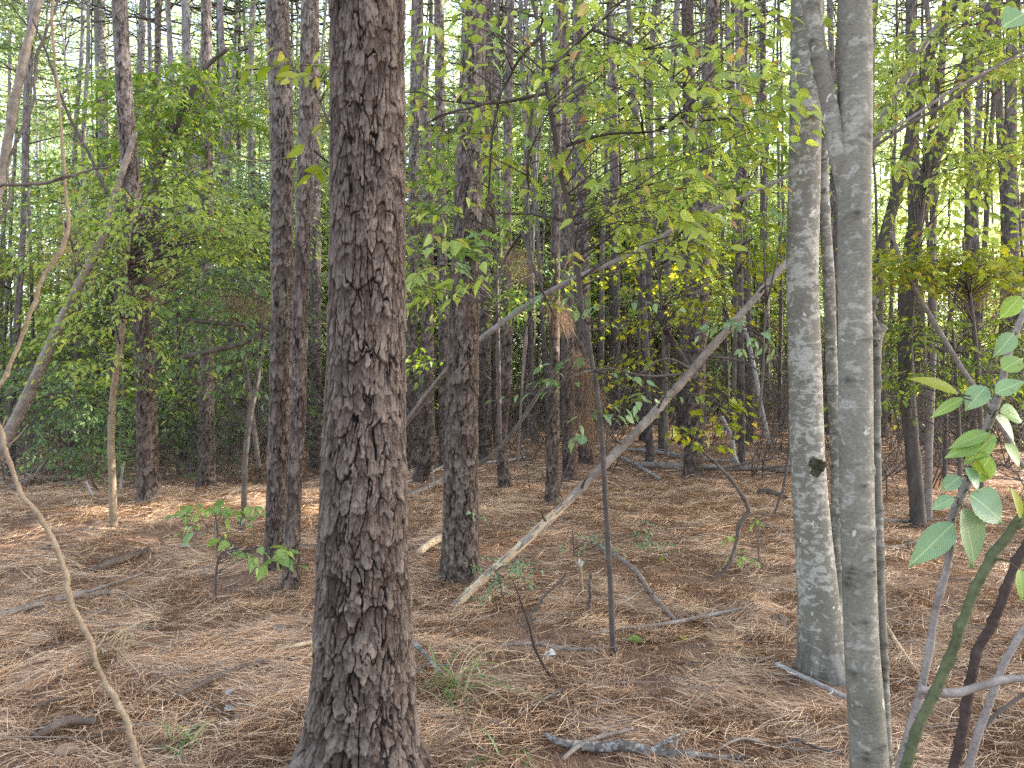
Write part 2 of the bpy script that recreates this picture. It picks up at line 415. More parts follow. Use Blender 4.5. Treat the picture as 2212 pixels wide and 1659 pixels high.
def mat_ground():
    m, N, out, nt = nodes('pine_straw_ground')
    tc = N('TexCoord'); ob = tc.outputs['Object']
    def streak(rot, sc, det=3):
        mp = N('Mapping', {'Vector': ob, 'Rotation': (0, 0, rot), 'Scale': (sc, sc * .09, sc * .5)})
        return N('TexNoise', {'Vector': mp.outputs[0], 'Scale': 1.0, 'Detail': det, 'Roughness': .6, 'Distortion': .5}).outputs[0]
    s = streak(.3, 150)
    for r in (1.35, 2.2, 2.9): s = math_n(N, 'MAXIMUM', s, streak(r, 130 + 20 * r))
    big = N('TexNoise', {'Vector': ob, 'Scale': .9, 'Detail': 5, 'Roughness': .62}).outputs[0]
    mid = N('TexNoise', {'Vector': ob, 'Scale': 7, 'Detail': 5, 'Roughness': .65}).outputs[0]
    c = ramp(N, s, [(.42, (.07, .040, .025)), (.58, (.19, .112, .070)), (.72, (.36, .238, .155)), (.86, (.50, .37, .255))])
    c = mixc(N, .8, c, ramp(N, mid, [(.3, (.55, .50, .48)), (.5, (1, 1, 1)), (.7, (1.2, 1.18, 1.15))]), 'MULTIPLY')
    c = mixc(N, .8, c, ramp(N, big, [(.3, (.75, .72, .70)), (.7, (1.15, 1.12, 1.1))]), 'MULTIPLY')
    bp = N('Bump', {'Height': math_n(N, 'ADD', s, mid), 'Strength': .8, 'Distance': .02})
    return finish(m, N, out, nt, c, .92, bp.outputs[0], .2)
M['ground'] = mat_ground()

# ------------------------------------------------------------------ world, sun, camera
SUN = unit(np.array([.93, .22, math.tan(math.radians(30)) * math.hypot(.93, .22)]))
w = bpy.data.worlds.new('World'); SC.world = w; w.use_nodes = True
wn = w.node_tree; bg = wn.nodes['Background']
sk = wn.nodes.new('ShaderNodeTexSky'); sk.sky_type = 'NISHITA'; sk.sun_disc = False
sk.sun_elevation = math.asin(SUN[2]); sk.sun_rotation = math.atan2(SUN[0], SUN[1])
sk.dust_density = 2.0; sk.air_density = 1.0
hs = wn.nodes.new('ShaderNodeHueSaturation'); hs.inputs['Saturation'].default_value = .66; wn.links.new(sk.outputs[0], hs.inputs['Color']); wn.links.new(hs.outputs[0], bg.inputs[0]); bg.inputs[1].default_value = 1.0
sl = bpy.data.lights.new('sun', 'SUN'); sl.energy = 26.0; sl.angle = math.radians(.5); sl.color = (1, .95, .87)
so = bpy.data.objects.new('sun', sl); COL.objects.link(so)
so.rotation_euler = Vector(SUN).to_track_quat('Z', 'Y').to_euler(); so.location = (20, 5, 30)
cam = bpy.data.cameras.new('camera'); cam.lens = 36 * F / 2212; cam.sensor_width = 36; cam.clip_end = 600; cam.clip_start = .05
co = bpy.data.objects.new('camera', cam); COL.objects.link(co); co.location = (0, 0, H); co.rotation_euler = (math.pi / 2, 0, 0)
SC.camera = co
SC.view_settings.view_transform = 'Standard'; SC.view_settings.look = 'None'; SC.view_settings.exposure = 0
SC.render.engine = 'CYCLES'
SC.cycles.max_bounces = 7; SC.cycles.diffuse_bounces = 4; SC.cycles.glossy_bounces = 2; SC.cycles.transmission_bounces = 4
SC.cycles.use_denoising = False; SC.cycles.caustics_reflective = False; SC.cycles.caustics_refractive = False
SC.cycles.sample_clamp_indirect = 4.0

# ------------------------------------------------------------------ ground
def build_ground():
    a = np.sinh(np.linspace(-1, 1, 420) * 5.3); xs = a / a[-1] * 170
    b = np.sinh(np.linspace(0, 1, 520) * 4.6); ys = np.concatenate([np.linspace(-30, .9, 40)[:-1], .9 + b / b[-1] * 200])
    X, Y = np.meshgrid(xs, ys)
    r = np.hypot(X, Y)
    Z = terr(X, Y) + (.022 * (fbm(X * 9, Y * 9, 0, 31, 3) - .5)) * sst(14, 5, r)
    n, mm = X.shape
    i = np.arange(n - 1)[:, None] * mm; j = np.arange(mm - 1)[None]
    Q = np.stack([i + j, i + j + 1, i + mm + j + 1, i + mm + j], -1).reshape(-1, 4)
    o = obj('ground', mk_mesh('ground', np.stack([X, Y, Z], -1).reshape(-1, 3), Q, mats=[M['ground']]))
    tag(o, 'forest floor of rust brown pine straw', None, None, 'structure')
build_ground()

def scatter(n, y0, y1, spread=1.12, power=1.0):
    """random ground points inside the viewed wedge"""
    u = RNG.random(n); y = (y0 ** 2 + u * (y1 ** 2 - y0 ** 2)) ** .5 if power == 1 else y0 * (y1 / y0) ** u
    x = (RNG.random(n) * 2 - 1) * (y * .65 * spread + .4)
    return x, y

def build_needles():
    Vs = []; 
    for (n, y0, y1, ln, wd, up) in ((150000, 1.9, 6.0, .16, .0021, .042), (150000, 6.0, 12.0, .19, .0029, .045), (100000, 12, 30, .22, .0065, .05)):
        x, y = scatter(n, y0, y1)
        # straw drifts: thin out where the noise is low
        keep = fbm(x / .35, y / .35, 0, 71, 3) + RNG.normal(0, .12, n) > .42
        x, y = x[keep], y[keep]; n = len(x)
        base = 3.5 * vn(x / .5, y / .5, 0, 77) * np.pi
        ang = np.where(RNG.random(n) < .55, base + RNG.normal(0, .45, n), RNG.random(n) * 2 * np.pi)
        L = ln * RNG.uniform(.5, 1.25, n); W = wd * RNG.uniform(.7, 1.4, n)
        d = np.stack([np.cos(ang), np.sin(ang), np.zeros(n)], -1); s = np.stack([-np.sin(ang), np.cos(ang), np.zeros(n)], -1)
        bow = RNG.normal(0, .13, n) * L
        hump = up * np.clip(fbm(x / .18, y / .18, 0, 78, 3) * 1.8 - .45, 0, 1.2) * RNG.uniform(.3, 1.15, n)
        tilt = RNG.normal(0, .13, n)
        zz = np.sort(RNG.random((n, 3)), 1)
        rows = []
        for t in (-.5, 0., .5):
            p = np.stack([x, y, np.zeros(n)], -1) + d * (t * L)[:, None] + s * (bow * (1 - 4 * t * t))[:, None]
            g = terr(p[:, 0], p[:, 1])
            p[:, 2] = g + .006 + hump + np.abs(tilt * L) * .5 + tilt * L * t * 1.0
            k = W * (.55 if t else 1.0) * .5
            sv = s + np.array([0, 0, .7])
            rows += [p - sv * k[:, None], p + sv * k[:, None]]
        Vs.append(np.stack(rows, 1))
    V = np.concatenate(Vs); n = len(V)
    o6 = (np.arange(n) * 6)[:, None, None]
    Q = (np.array([[0, 1, 3, 2], [2, 3, 5, 4]])[None] + o6).reshape(-1, 4)
    o = obj('pine_needles', mk_mesh('pine_needles', V.reshape(-1, 3), Q, mats=[M['litter']]))
    tag(o, 'layer of fallen brown pine needles over the forest floor', None, None, 'stuff')
    # dead leaves and bark scraps
    L = Leaves(TPL_MID)
    for n, y0, y1, ln in ((380, 2, 6.5, .05), (700, 6.5, 14, .06), (1300, 14, 34, .09)):
        x, y = scatter(n, y0, y1); z = terr(x, y) + .02 + .02 * RNG.random(n)
        a = RNG.random(n) * 6.28
        L.add(np.stack([x, y, z], -1), np.stack([np.cos(a), np.sin(a), RNG.normal(0, .3, n)], -1), np.stack([RNG.normal(0, .5, n), RNG.normal(0, .5, n), np.ones(n)], -1),
              ln * RNG.uniform(.5, 1.3, n), ln * .6 * RNG.uniform(.5, 1.2, n))
    o = obj('leaf_litter', L.mesh('leaf_litter', M['dead_leaf'], .25)); tag(o, 'brown dead leaves and bark scraps strewn in the pine straw', None, None, 'stuff')
    # twig scraps
    W = Wood(); rng = RNG
    for y0, y1, n, r in ((2, 7, 650, .0022), (7, 16, 1100, .004), (16, 34, 900, .007)):
        x, y = scatter(n, y0, y1)
        for i in range(n):
            a = rng.random() * 6.28; l = rng.uniform(.08, .55) * (1 if y0 < 8 else 1.7); d = np.array([math.cos(a), math.sin(a), 0]) * l
            P = np.array([[x[i], y[i], 0]]) + d * np.linspace(-.5, .5, 4)[:, None] + rng.normal(0, .04 * l, (4, 3))
            P[:, 2] = terr(P[:, 0], P[:, 1]) + .03 + rng.random() * .03 + np.linspace(-1, 1, 4) * rng.normal(0, .05) * l
            W.tube(P, r * np.array([1, .9, .75, .45]) * rng.uniform(.6, 1.5), 4)
    o = obj('twig_litter', W.mesh('twig_litter', M['dead_wood'])); tag(o, 'small broken twigs scattered through the pine straw', None, None, 'stuff')
build_needles()

# ------------------------------------------------------------------ pines
def pine_trunk_mesh(name, path, rad, nu, zd, dz, mat, depth=.016, cell=(.055, .15), seed=1, top=18.0):
    """bark with raised plates; path/rad are control points, zd the height up to which rings are dense"""
    P = np.asarray(path, float); R = np.asarray(rad, float)
    n_dense = max(8, int((zd - P[0, 2]) / dz))
    z = np.concatenate([np.linspace(P[0, 2], zd, n_dense), np.linspace(zd, max(top, zd + 1), 26)[1:]])
    Q, RR = resample(P, R, 400)
    o = np.argsort(Q[:, 2])
    c = np.stack([np.interp(z, Q[o, 2], Q[o, k]) for k in range(3)], -1); c[:, 2] = z
    r = np.interp(z, Q[o, 2], RR[o])
    over = z > P[-1, 2]
    if over.any():
        sl = (P[-1] - P[-2]) / (P[-1, 2] - P[-2, 2])
        c[over, :2] = P[-1, :2] + sl[:2] * (z[over] - P[-1, 2])[:, None] * .7
        r[over] = R[-1] * np.interp(z[over], [P[-1, 2], top], [1, .25])
    th = np.arange(nu) / nu * 2 * np.pi
    rm = float(np.median(r[:n_dense])); circ = 2 * np.pi * rm
    U = (th / (2 * np.pi))[None] * np.ones((len(z), 1)); Vv = z[:, None] * np.ones((1, nu))
    cx, cy = np.cos(th)[None] * rm, np.sin(th)[None] * rm
    wx = fbm(cx / .09, cy / .09, Vv / .16, seed, 3) - .5; wy = fbm(cx / .09, cy / .09, Vv / .16, seed + 9, 3) - .5
    wf = fbm(cx / .02, cy / .02, Vv / .03, seed + 4, 2) - .5
    p1 = max(4, round(circ / cell[0])); p2 = max(6, round(circ / (cell[0] * .52)))
    f1, f2, id1, dv1 = voro(U * p1 + wx * 1.1 + wf * .45, Vv / cell[1] + wy * .9 + wf * .25, p1, seed)
    g1, g2, id2, dv2 = voro(U * p2 + wx * 1.4 + wf * .8, Vv / (cell[1] * .42) + wy * 1.5 + wf * .6, p2, seed + 50)
    k1, k2, id3, dv3 = voro(U * p2 * 2 + wf * 1.2 + wx * 3, Vv / (cell[1] * .22) + wf * 1.2, p2 * 2, seed + 80)
    q = cell[0] * 1.1
    fur = np.abs(fbm(cx / q + wx * .6, cy / q + wy * .6, Vv / (cell[1] * 2.2), seed + 20, 3) - .5) / .17
    fib = fbm(cx / .005, cy / .005, Vv / .06, seed + 33, 2)
    fine = fbm(cx / .012, cy / .012, Vv / .03, seed + 70, 3)
    fade = sst(.36, .60, fbm(cx / .03, cy / .03, Vv / .08, seed + 44, 2)); crack = 1 - (1 - sst(.0, .11, f2 - f1 + .05 * wf)) * fade; crack2 = sst(0, .06, g2 - g1 + .04 * wf)
    plate = sst(.0, .085, fur + .12 * wf) * (.25 + .75 * crack)
    hgt = plate * (.38 + .18 * id1 - .16 * dv1 + .17 * id2 - .14 * dv2 + .10 * id3 - .06 * dv3) * (.80 + .20 * crack2) + .13 * (fib - .5) + .10 * (fine - .5)
    hgt = np.clip(hgt, 0, 1)
    lump = 1 + .05 * (fbm(cx / .15, cy / .15, Vv / .5, seed + 90, 3) - .5)
    rel = np.clip(Vv - 0, -.05, 9); lump = lump * (1 + .16 * np.exp(-rel / .11) * (.35 + .65 * vn(np.cos(th)[None] * 2.2 + 7, np.sin(th)[None] * 2.2, 0, seed + 5)))
    rad2 = r[:, None] * lump + (hgt - .5) * depth * 1.25 * np.clip(r / rm, .4, 1.3)[:, None]
    X = c[:, 0:1] + rad2 * np.cos(th); Y = c[:, 1:2] + rad2 * np.sin(th); Z = Vv + (fine - .5) * .004
    V = np.stack([X, Y, Z], -1).reshape(-1, 3)
    i = np.arange(len(z) - 1)[:, None] * nu; j = np.arange(nu)[None]; j2 = (j + 1) % nu
    Q4 = np.stack([i + j, i + j2, i + nu + j2, i + nu + j], -1).reshape(-1, 4)
    tone = np.clip(.5 * id2 + .25 * id1 + .25 * id3 + (fine - .5) * .4, 0, 1)
    shade = np.clip(hgt * 1.12, 0, 1)  # furrow shade put into the colour on top of their own dark brown
    return mk_mesh(name, V, Q4, attrs={'bark': shade.ravel(), 'tone': tone.ravel()}, mats=[mat]), c, r

def pine_crown_mesh(seed, h0, h1, rad):
    rng = np.random.default_rng(seed); L = Leaves((np.array([(0, -.5, 0), (0, .5, 0), (1, .15, 0), (1, -.15, 0)], float), np.array([(0, 1, 2, 3)]), np.zeros((0, 3), int))); W = Wood()
    nl = 34
    for k in range(nl):
        t = k / nl; z = h0 + (h1 - h0) * t; a = k * 2.4 + rng.normal(0, .4); ln = rad * (.45 + .75 * math.sin(math.pi * min(1, .18 + t * .8))) * rng.uniform(.6, 1.15)
        d = np.array([math.cos(a), math.sin(a), .15 + .45 * t]); base = np.array([0, 0, z])
        end = base + d * ln; m = base + d * ln * .5 - np.array([0, 0, .06 * ln])
        W.tube([base, m, end], [.035, .022, .008], 4, 6)
        for q in range(int(3 + ln * 3.2)):
            c = base + d * ln * rng.uniform(.35, 1.05) + rng.normal(0, .22, 3) * np.array([1, 1, .6])
            n = 13; dd = unit(rng.normal(0, 1, (n, 3)) + d * .9 + np.array([0, 0, .5]))
            L.add(np.repeat(c[None], n, 0), dd, rng.normal(0, 1, (n, 3)), rng.uniform(.14, .26, n), rng.uniform(.012, .022, n))
    return L.mesh('pine_crown', M['needle'], .1, W, M['twig'])

CROWNS = [pine_crown_mesh(900 + k, 0, 6.5, 1.9) for k in range(4)]

def dead_limb(rng, base, az, length, rise, r):
    W = Wood(); d = np.array([math.cos(az), math.sin(az), rise]); n = 6; t = np.linspace(0, 1, n)
    P = base + d * length * t[:, None] + np.cumsum(rng.normal(0, .035 * length, (n, 3)), 0); P[0] = base
    P[:, 2] -= .12 * length * t**2
    W.tube(P, r * (1 - .75 * t), 5)
    for k in range(int(rng.integers(2, 6))):
        i = int(rng.integers(2, n)); dd = d * .6 + rng.normal(0, .6, 3); l = length * rng.uniform(.15, .5); tt = np.linspace(0, 1, 4)
        p = P[i] + dd * l * tt[:, None] + rng.normal(0, .03 * l, (4, 3)); p[0] = P[i]; W.tube(p, r * .45 * (1 - .7 * tt), 3)
    return W.mesh('dead_branch', M['twig'])

def px_path(pts, Y):
    """pts: (px, py, width) bottom to top, on a tree standing Y away"""
    P = np.array([pw(a, b, Y) for a, b, _ in pts]); R = np.array([wd / 2 / F * Y for *_, wd in pts]); return P, R

def traced_pine(i, pts, label, base=None, nu=48, dz=.014, mat='pine', depth=.012, cell=(.055, .15), limbs=4, top=None, crown=True, group=None, limb_z=(1.9, 8.5)):
    base = base or pts[0][:2]; g = gp(*base); Y = g[1]
    P, R = px_path(pts, Y); off = P[0].copy(); off[2] = g[2]
    # foot a little below the straw, with a slight flare
    foot = P[0].copy(); foot[2] = g[2] - .25
    rel = np.concatenate([[foot], P if P[0][2] > foot[2] + .1 else P[1:]]) - off
    RR = np.concatenate([[R[0] * 1.15], R if P[0][2] > foot[2] + .1 else R[1:]])
    zt = H + CY / F * Y + .25 - off[2]
    tp = top or (17 + 5 * ((i * 37) % 10) / 10)
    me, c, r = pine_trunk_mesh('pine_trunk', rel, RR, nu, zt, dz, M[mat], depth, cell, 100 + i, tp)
    t = thing('pine_tree', label, 'pine tree', off, group)
    obj('trunk', me, t)
    rng = np.random.default_rng(300 + i)
    for k in range(limbs):
        z = rng.uniform(*limb_z); q = np.array([np.interp(z, c[:, 2], c[:, 0]), np.interp(z, c[:, 2], c[:, 1]), z])
        obj('dead_branch', dead_limb(rng, q, rng.uniform(-1.2, 4.3), rng.uniform(.5, 1.7), rng.uniform(-.1, .45), rng.uniform(.006, .013)), t)
    if crown:
        cm = CROWNS[i % 4]
        k = np.array([np.interp(tp - 6.6, c[:, 2], c[:, 0]), np.interp(tp - 6.6, c[:, 2], c[:, 1]), tp - 6.6])
        a = obj('crown', cm, t, k); a.rotation_euler.z = i * 1.3
    return t

PINES = [
 # (points bottom to top: x, y, width), label, options
 ([(776,1662,292),(780,1600,246),(784,1500,220),(785,1400,207),(785,1200,190),(787,1000,177),(791,800,163),(794,600,158),(795,400,156),(794,200,156),(793,0,157)],
  'thick foreground pine trunk with deeply furrowed reddish brown bark', dict(base=(776,1672), nu=400, dz=.0045, mat='near_pine', depth=.021, cell=(.038,.135), limbs=0)),
 ([(994,1255,90),(995,1200,80),(996,1000,72),(1000,800,66),(1005,600,62),(1012,400,58),(1019,200,54),(1025,0,50)],
  'medium furrowed pine standing directly right of the thick foreground pine', dict(nu=150, dz=.009, depth=.016, cell=(.040,.125), limbs=4)),
 ([(594,1232,46),(597,1100,43),(604,900,46),(609,700,46),(609,500,47),(609,300,48),(602,100,49),(598,0,49)],
  'left and larger trunk of the touching pine pair left of the thick pine', dict(nu=120, dz=.01, depth=.013, cell=(.048,.12), limbs=4)),
 ([(629,1272,37),(634,1100,31),(645,900,31),(648,700,31),(655,500,32),(659,350,33),(663,200,32),(667,0,32)],
  'thinner trunk of the touching pine pair, its foot slightly nearer', dict(nu=80, dz=.012, depth=.010, cell=(.045,.12), limbs=4)),
 ([(322,1085,50),(320,1000,44),(315,850,40),(308,700,39),(292,500,37),(275,300,34),(263,100,32),(256,-60,31)],
  'dark pine with sunlit bark flakes behind the straw bank, leaning slightly left', dict(nu=72, dz=.016, depth=.013, limbs=6)),
 ([(447,1055,38),(447,900,31),(448,700,27),(448,500,25),(447,300,24),(446,100,22),(445,-40,21)],
  'straight slender pine beyond the straw bank, clear of its neighbours', dict(nu=60, dz=.018, depth=.012, limbs=6)),
 ([(905,1040,34),(921,1000,38),(920,900,36),(923,710,26),(925,500,22),(922,300,22),(906,120,20),(904,-20,20)],
  'pine visible in the gap between the thick pine and the medium pine', dict(base=(920,1040), nu=56, dz=.02, limbs=4)),
 ([(889,1012,25),(889,900,25),(890,700,24),(893,400,22),(899,0,20)], 'shadowed pine half hidden behind right edge of the thick foreground pine', dict(nu=48, dz=.02, limbs=1)),
 ([(960,1010,24),(960,900,24),(958,700,22),(953,400,21),(948,0,21)], 'pine half hidden behind left edge of the medium furrowed pine', dict(nu=48, dz=.02, limbs=1)),
 ([(1047,993,30),(1047,850,28),(1046,700,26),(1048,500,24),(1052,300,22),(1056,0,20)], 'dark pine close behind the right edge of the medium furrowed pine', dict(nu=48, dz=.02, limbs=5)),
 ([(1091,1056,30),(1086,1000,26),(1082,950,26),(1092,850,24),(1096,700,21),(1096,500,19),(1097,300,18),(1103,0,17)], 'pine with bent foot between medium pine and leaf draped sapling', dict(nu=56, dz=.02, limbs=5)),
 ([(1192,1090,30),(1194,1000,26),(1196,850,24),(1198,700,22),(1200,500,20),(1203,300,18),(1206,0,17)], 'pine standing just left of the leaf draped sapling, foot near the log', dict(nu=56, dz=.02, limbs=5)),
 ([(1230,1038,30),(1228,900,28),(1226,700,28),(1222,400,27),(1218,200,26),(1215,0,25)], 'straight grey pine seen immediately behind the leaf draped sapling', dict(nu=52, dz=.02, limbs=5)),
 ([(1266,1002,32),(1264,900,30),(1262,700,28),(1258,400,24),(1253,0,20)], 'pine wrapped in hanging brown needles behind the sapling', dict(nu=48, dz=.022, limbs=5)),
 ([(1497,1033,42),(1499,950,39),(1504,800,38),(1514,600,37),(1524,400,34),(1532,200,31),(1540,0,28)], 'straight furrowed pine behind fallen log with foot at its right end', dict(nu=72, dz=.018, depth=.013, limbs=6)),
 ([(1480,965,30),(1482,800,30),(1487,600,31),(1490,400,29),(1488,200,27),(1485,0,26)], 'grey pine rising close on the left of the straight furrowed pine', dict(nu=48, dz=.022, limbs=5)),
 ([(1620,957,17),(1618,800,17),(1612,600,16),(1604,300,15),(1599,0,15)], 'slim pine midway between straight furrowed pine and pale forked trunks', dict(nu=40, dz=.025, limbs=5, mat='far_pine')),
 ([(1653,912,20),(1653,800,20),(1652,600,18),(1650,300,16),(1648,0,15)], 'dark slim pine nearest the pale speckled trunk on its left side', dict(nu=40, dz=.025, limbs=5, mat='far_pine')),
 ([(1603,1010,13),(1602,850,12),(1600,600,11),(1596,300,10),(1592,0,9)], 'pole thin pine by the leaning white dead branch', dict(nu=36, dz=.025, limbs=4, mat='far_pine')),
 ([(682,1012,29),(682,900,27),(682,750,25),(681,500,23),(680,200,21),(679,0,20)], 'dim pine in the gap between touching pair and thick pine', dict(nu=48, dz=.02, limbs=4)),
 ([(347,990,20),(345,850,18),(342,700,16),(338,400,14),(340,200,13),(341,0,13)], 'thin shaded pine hugging right side of the dark sun flecked pine', dict(nu=40, dz=.022, limbs=4)),
 ([(238,942,17),(237,800,17),(233,600,19),(225,400,21),(219,200,22),(214,0,23)], 'pale upright pine at far left whose upper bark catches light', dict(nu=48, dz=.022, limbs=5, mat='far_pine')),
 ([(483,972,15),(482,800,14),(478,500,12),(474,200,11),(472,0,10)], 'small dark pine just right of the straight slender pine', dict(nu=36, dz=.025, limbs=4)),
 ([(518,955,12),(517,700,11),(516,400,10),(515,0,9)], 'small dark pine midway between straight slender pine and touching pair', dict(nu=36, dz=.025, limbs=4)),
 ([(1330,930,20),(1330,700,20),(1328,450,20),(1324,200,20),(1319,0,19)], 'light grey distant pine right of the sapling behind its leaves', dict(nu=40, dz=.025, limbs=4, mat='far_pine')),
 ([(1424,900,19),(1424,700,19),(1424,450,18),(1424,200,17),(1423,0,16)], 'light grey distant pine under the raised end of the long thin pole', dict(nu=40, dz=.025, limbs=4, mat='far_pine')),
 ([(1909,933,20),(1905,800,22),(1898,640,22),(1905,535,23),(1916,470,24),(1954,352,24),(1986,211,24),(2011,105,23),(2078,0,22)], '', dict(skip=1)),
]
for i, (pts, label, o) in enumerate(PINES):
    if o.get('skip'): continue
    traced_pine(i, pts, label, **o)

# pale leaning dead pine and other leaning stems at the left and right
def stem_thing(name, label, cat, pts, Y, mat, part='trunk', nu=14, n=60, ground=None, rough=.06, group=None, Ys=None):
    Ys = Ys or [Y] * len(pts)
    P = np.array([pw(a, b, y) for (a, b, _), y in zip(pts, Ys)]); R = np.array([wd / 2 / F * y for (*_, wd), y in zip(pts, Ys)])
    org = P[0].copy()
    Q, RR = resample(P - org, R, n)
    th = np.arange(nu) / nu * 2 * np.pi
    k = 1 + rough * 2 * (fbm(np.cos(th)[None] * 1.3, np.sin(th)[None] * 1.3, np.arange(n)[:, None] * .35, len(label), 3) - .5)
    V, q, T = tube_arrays(Q, RR[:, None] * k, nu)
    t = thing(name, label, cat, org, group)
    obj(part, mk_mesh(name + '_' + part, V, q, T, mats=[M[mat]]), t)
    return t, Q, org

def ground_y(px, py): return float(gp(px, py)[1])

stem_thing('dead_tree', 'pale flaky barked dead trunk leaning steeply right at far left', 'dead tree',
           [(-30,1040,26.3),(0,975,26.3),(53,870,24.9),(105,754,21.9),(172,613,19.0),(197,566,17.5),(225,503,16.1),(243,436,14.6),(271,352,13.2),(292,290,10.2)], 9.0, 'dead_wood', nu=16, n=90, rough=.16)
stem_thing('leaning_tree', 'grey thin trunk leaning out of the top left corner', 'tree',
           [(-130,1120,23.7),(-90,800,22.3),(-40,560,20.9),(0,395,19.5),(21,280,18.8),(42,170,17.4),(84,0,16.1),(110,-110,15.3)], 8.0, 'dead_wood', nu=16, n=90, rough=.14)

# ------------------------------------------------------------------ smooth grey forked trunks at the right
def smooth_trunk(P, R, seed, nu=72, n=420, knots=(), foot=True):
    Q, RR = resample(P, R, n); th = np.arange(nu) / nu * 2 * np.pi
    s = np.arange(n)[:, None] * 3.2 / n
    k = 1 + .10 * (fbm(np.cos(th)[None] * .9, np.sin(th)[None] * .9, s * 1.5, seed, 3) - .5) + .015 * (fbm(np.cos(th)[None] * 3, np.sin(th)[None] * 3, s * 22, seed + 3, 2) - .5)
    R2 = RR[:, None] * k; scar = np.zeros(R2.shape)
    zr = np.linalg.norm(Q - Q[0], axis=1)[:, None]
    if foot: scar = np.clip(sst(.42, .10, zr) * (fbm(np.cos(th)[None] * 5, np.sin(th)[None] * 5, zr * 3, seed + 8, 3) * 2.6 - .75), 0, 1)
    for (ks, ka, kw, kh) in knots:      # branch scars: swollen collars
        da = np.angle(np.exp(1j * (th - ka)))[None] * RR[:, None]; dsv = (np.arange(n)[:, None] / n - ks) * np.linalg.norm(Q[-1] - Q[0])
        r2 = np.hypot(da, dsv * 1.5) / kw
        scar = np.maximum(scar, np.maximum(np.exp(-(np.hypot(da * .9, dsv * 1.3) / kw * 1.7) ** 2) * .95, .6 * np.exp(-(da / (kw * 2.4)) ** 2 - ((dsv - .5 * kw + .5 * np.abs(da)) / (kw * .32)) ** 2)))
        R2 = R2 + kh * (np.exp(-r2**2) - .9 * np.exp(-(r2 * 2.6) ** 2))
    return Q, R2, scar

def knot_set(rng, n): return [(rng.uniform(.03, .97), rng.uniform(0, 6.28), rng.uniform(.013, .026), rng.uniform(.004, .009)) for _ in range(n)]

def grey_tree(label, stems, Ybase, gl):
    """stems: list of (part name, points, depth offset, material)"""
    g = gp(*gl); t = thing('grey_barked_tree', label, 'tree', g)
    rng = np.random.default_rng(int(gl[0]))
    for k, (nm, pts, dys, mat) in enumerate(stems):
        if not isinstance(dys, (list, tuple)): dys = [dys] * len(pts)
        P = np.array([pw(a, b, Ybase + d) for (a, b, _), d in zip(pts, dys)]) - g; R = np.array([wd / 2 / F * (Ybase + d) for (*_, wd), d in zip(pts, dys)])
        big = R.max() > .04
        Q, R2, scar = smooth_trunk(P, R, 40 + k + int(gl[0]), 96 if big else 44, 1100 if big else 420, knot_set(rng, 60 if big else 22), nm == 'trunk')
        V, q, T = tube_arrays(Q, R2, R2.shape[1])
        obj(nm, mk_mesh('grey_' + nm, V, q, T, {'scar': np.append(scar.ravel(), [1., 0.])}, [M[mat]]), t)
    return t, g

Y1 = ground_y(1780, 1452)
tR1, gR1 = grey_tree('stout pale speckled grey trunk with mossy spot, standing behind the nearer olive grey trunk',
  [('trunk', [(1785,1500,160),(1781,1452,128),(1777,1410,104),(1768,1300,86),(1760,1200,79),(1752,1100,74),(1745,1000,71),(1739,800,68),(1733,600,65),(1737,400,65),(1741,200,66),(1743,0,65),(1744,-150,62),(1748,-900,50)], 0, 'grey_bark'),
   ('stem', [(1800,1440,60),(1806,1300,36),(1808,1150,26),(1806,1000,23),(1797,800,24),(1790,600,25),(1781,450,23),(1778,300,19),(1774,100,16),(1770,-300,12)], [.02,.06,.09,.12,.14,.14,.14,.14,.16,.2], 'grey_bark')], Y1, (1780, 1452))
Y2 = 2.72
yb = CY + (H - float(terr((1880-CX)/F*Y2, Y2))) / Y2 * F
tR2, gR2 = grey_tree('nearest olive grey trunk with white lichen dots and a sawn side stem',
  [('trunk', [(1886,yb+40,112),(1882,yb,96),(1878,1659,80),(1872,1550,76),(1862,1400,71),(1855,1200,70),(1850,1000,70),(1848,800,70),(1846,600,68),(1846,400,68),(1847,200,70),(1846,0,68),(1845,-200,64),(1840,-900,50)], 0, 'grey_bark_b'),
   ('fork', [(1846,560,42),(1838,470,40),(1825,400,38),(1810,340,37),(1796,250,36),(1782,180,36),(1768,110,35),(1755,40,35),(1744,-40,34),(1700,-400,26)], [.03,.03,.02,.0,0,0,0,0,0,.1], 'grey_bark_b'),
   ('stem', [(1905,yb+20,40),(1914,1659,26),(1910,1500,22),(1903,1300,19),(1897,1100,18),(1893,950,18),(1892,820,19),(1893,740,23),(1897,712,30),(1903,703,31)], [.08]*10, 'grey_bark_b'),
   ('stub', [(1882,745,22),(1888,725,20),(1884,690,14),(1879,640,12)], [.07,.07,.05,.04], 'grey_bark_b')], Y2, (1882, yb))
# moss patch on the speckled trunk: a thin shell on its bark
def moss_patch(tree, g, px, py, Y, rx, rz, rr):
    c = pw(1745, py, Y) - g
    rng = np.random.default_rng(5); L = Leaves(TPL_FAR)
    n = 2200; a = rng.random(n) * 6.28; rad = np.sqrt(rng.random(n)) * (1 + .25 * np.sin(3 * a + 1) + .1 * np.sin(7 * a))
    ph = .2 + np.cos(a) * rad * rx / rr; v = np.sin(a) * rad * rz
    nrm = np.stack([np.sin(ph), -np.cos(ph), 0 * ph], -1)
    P = c + nrm * rr; P[:, 2] = c[2] + v
    L.add(P, nrm * .6 + rng.normal(0, .8, (n, 3)), rng.normal(0, 1, (n, 3)), rng.uniform(.003, .007, n), rng.uniform(.003, .005, n))
    o = obj('moss', L.mesh('moss_patch', M['moss']), tree); return o
moss_patch(tR1, gR1, 1753, 1004, Y1, .050, .046, .0945)

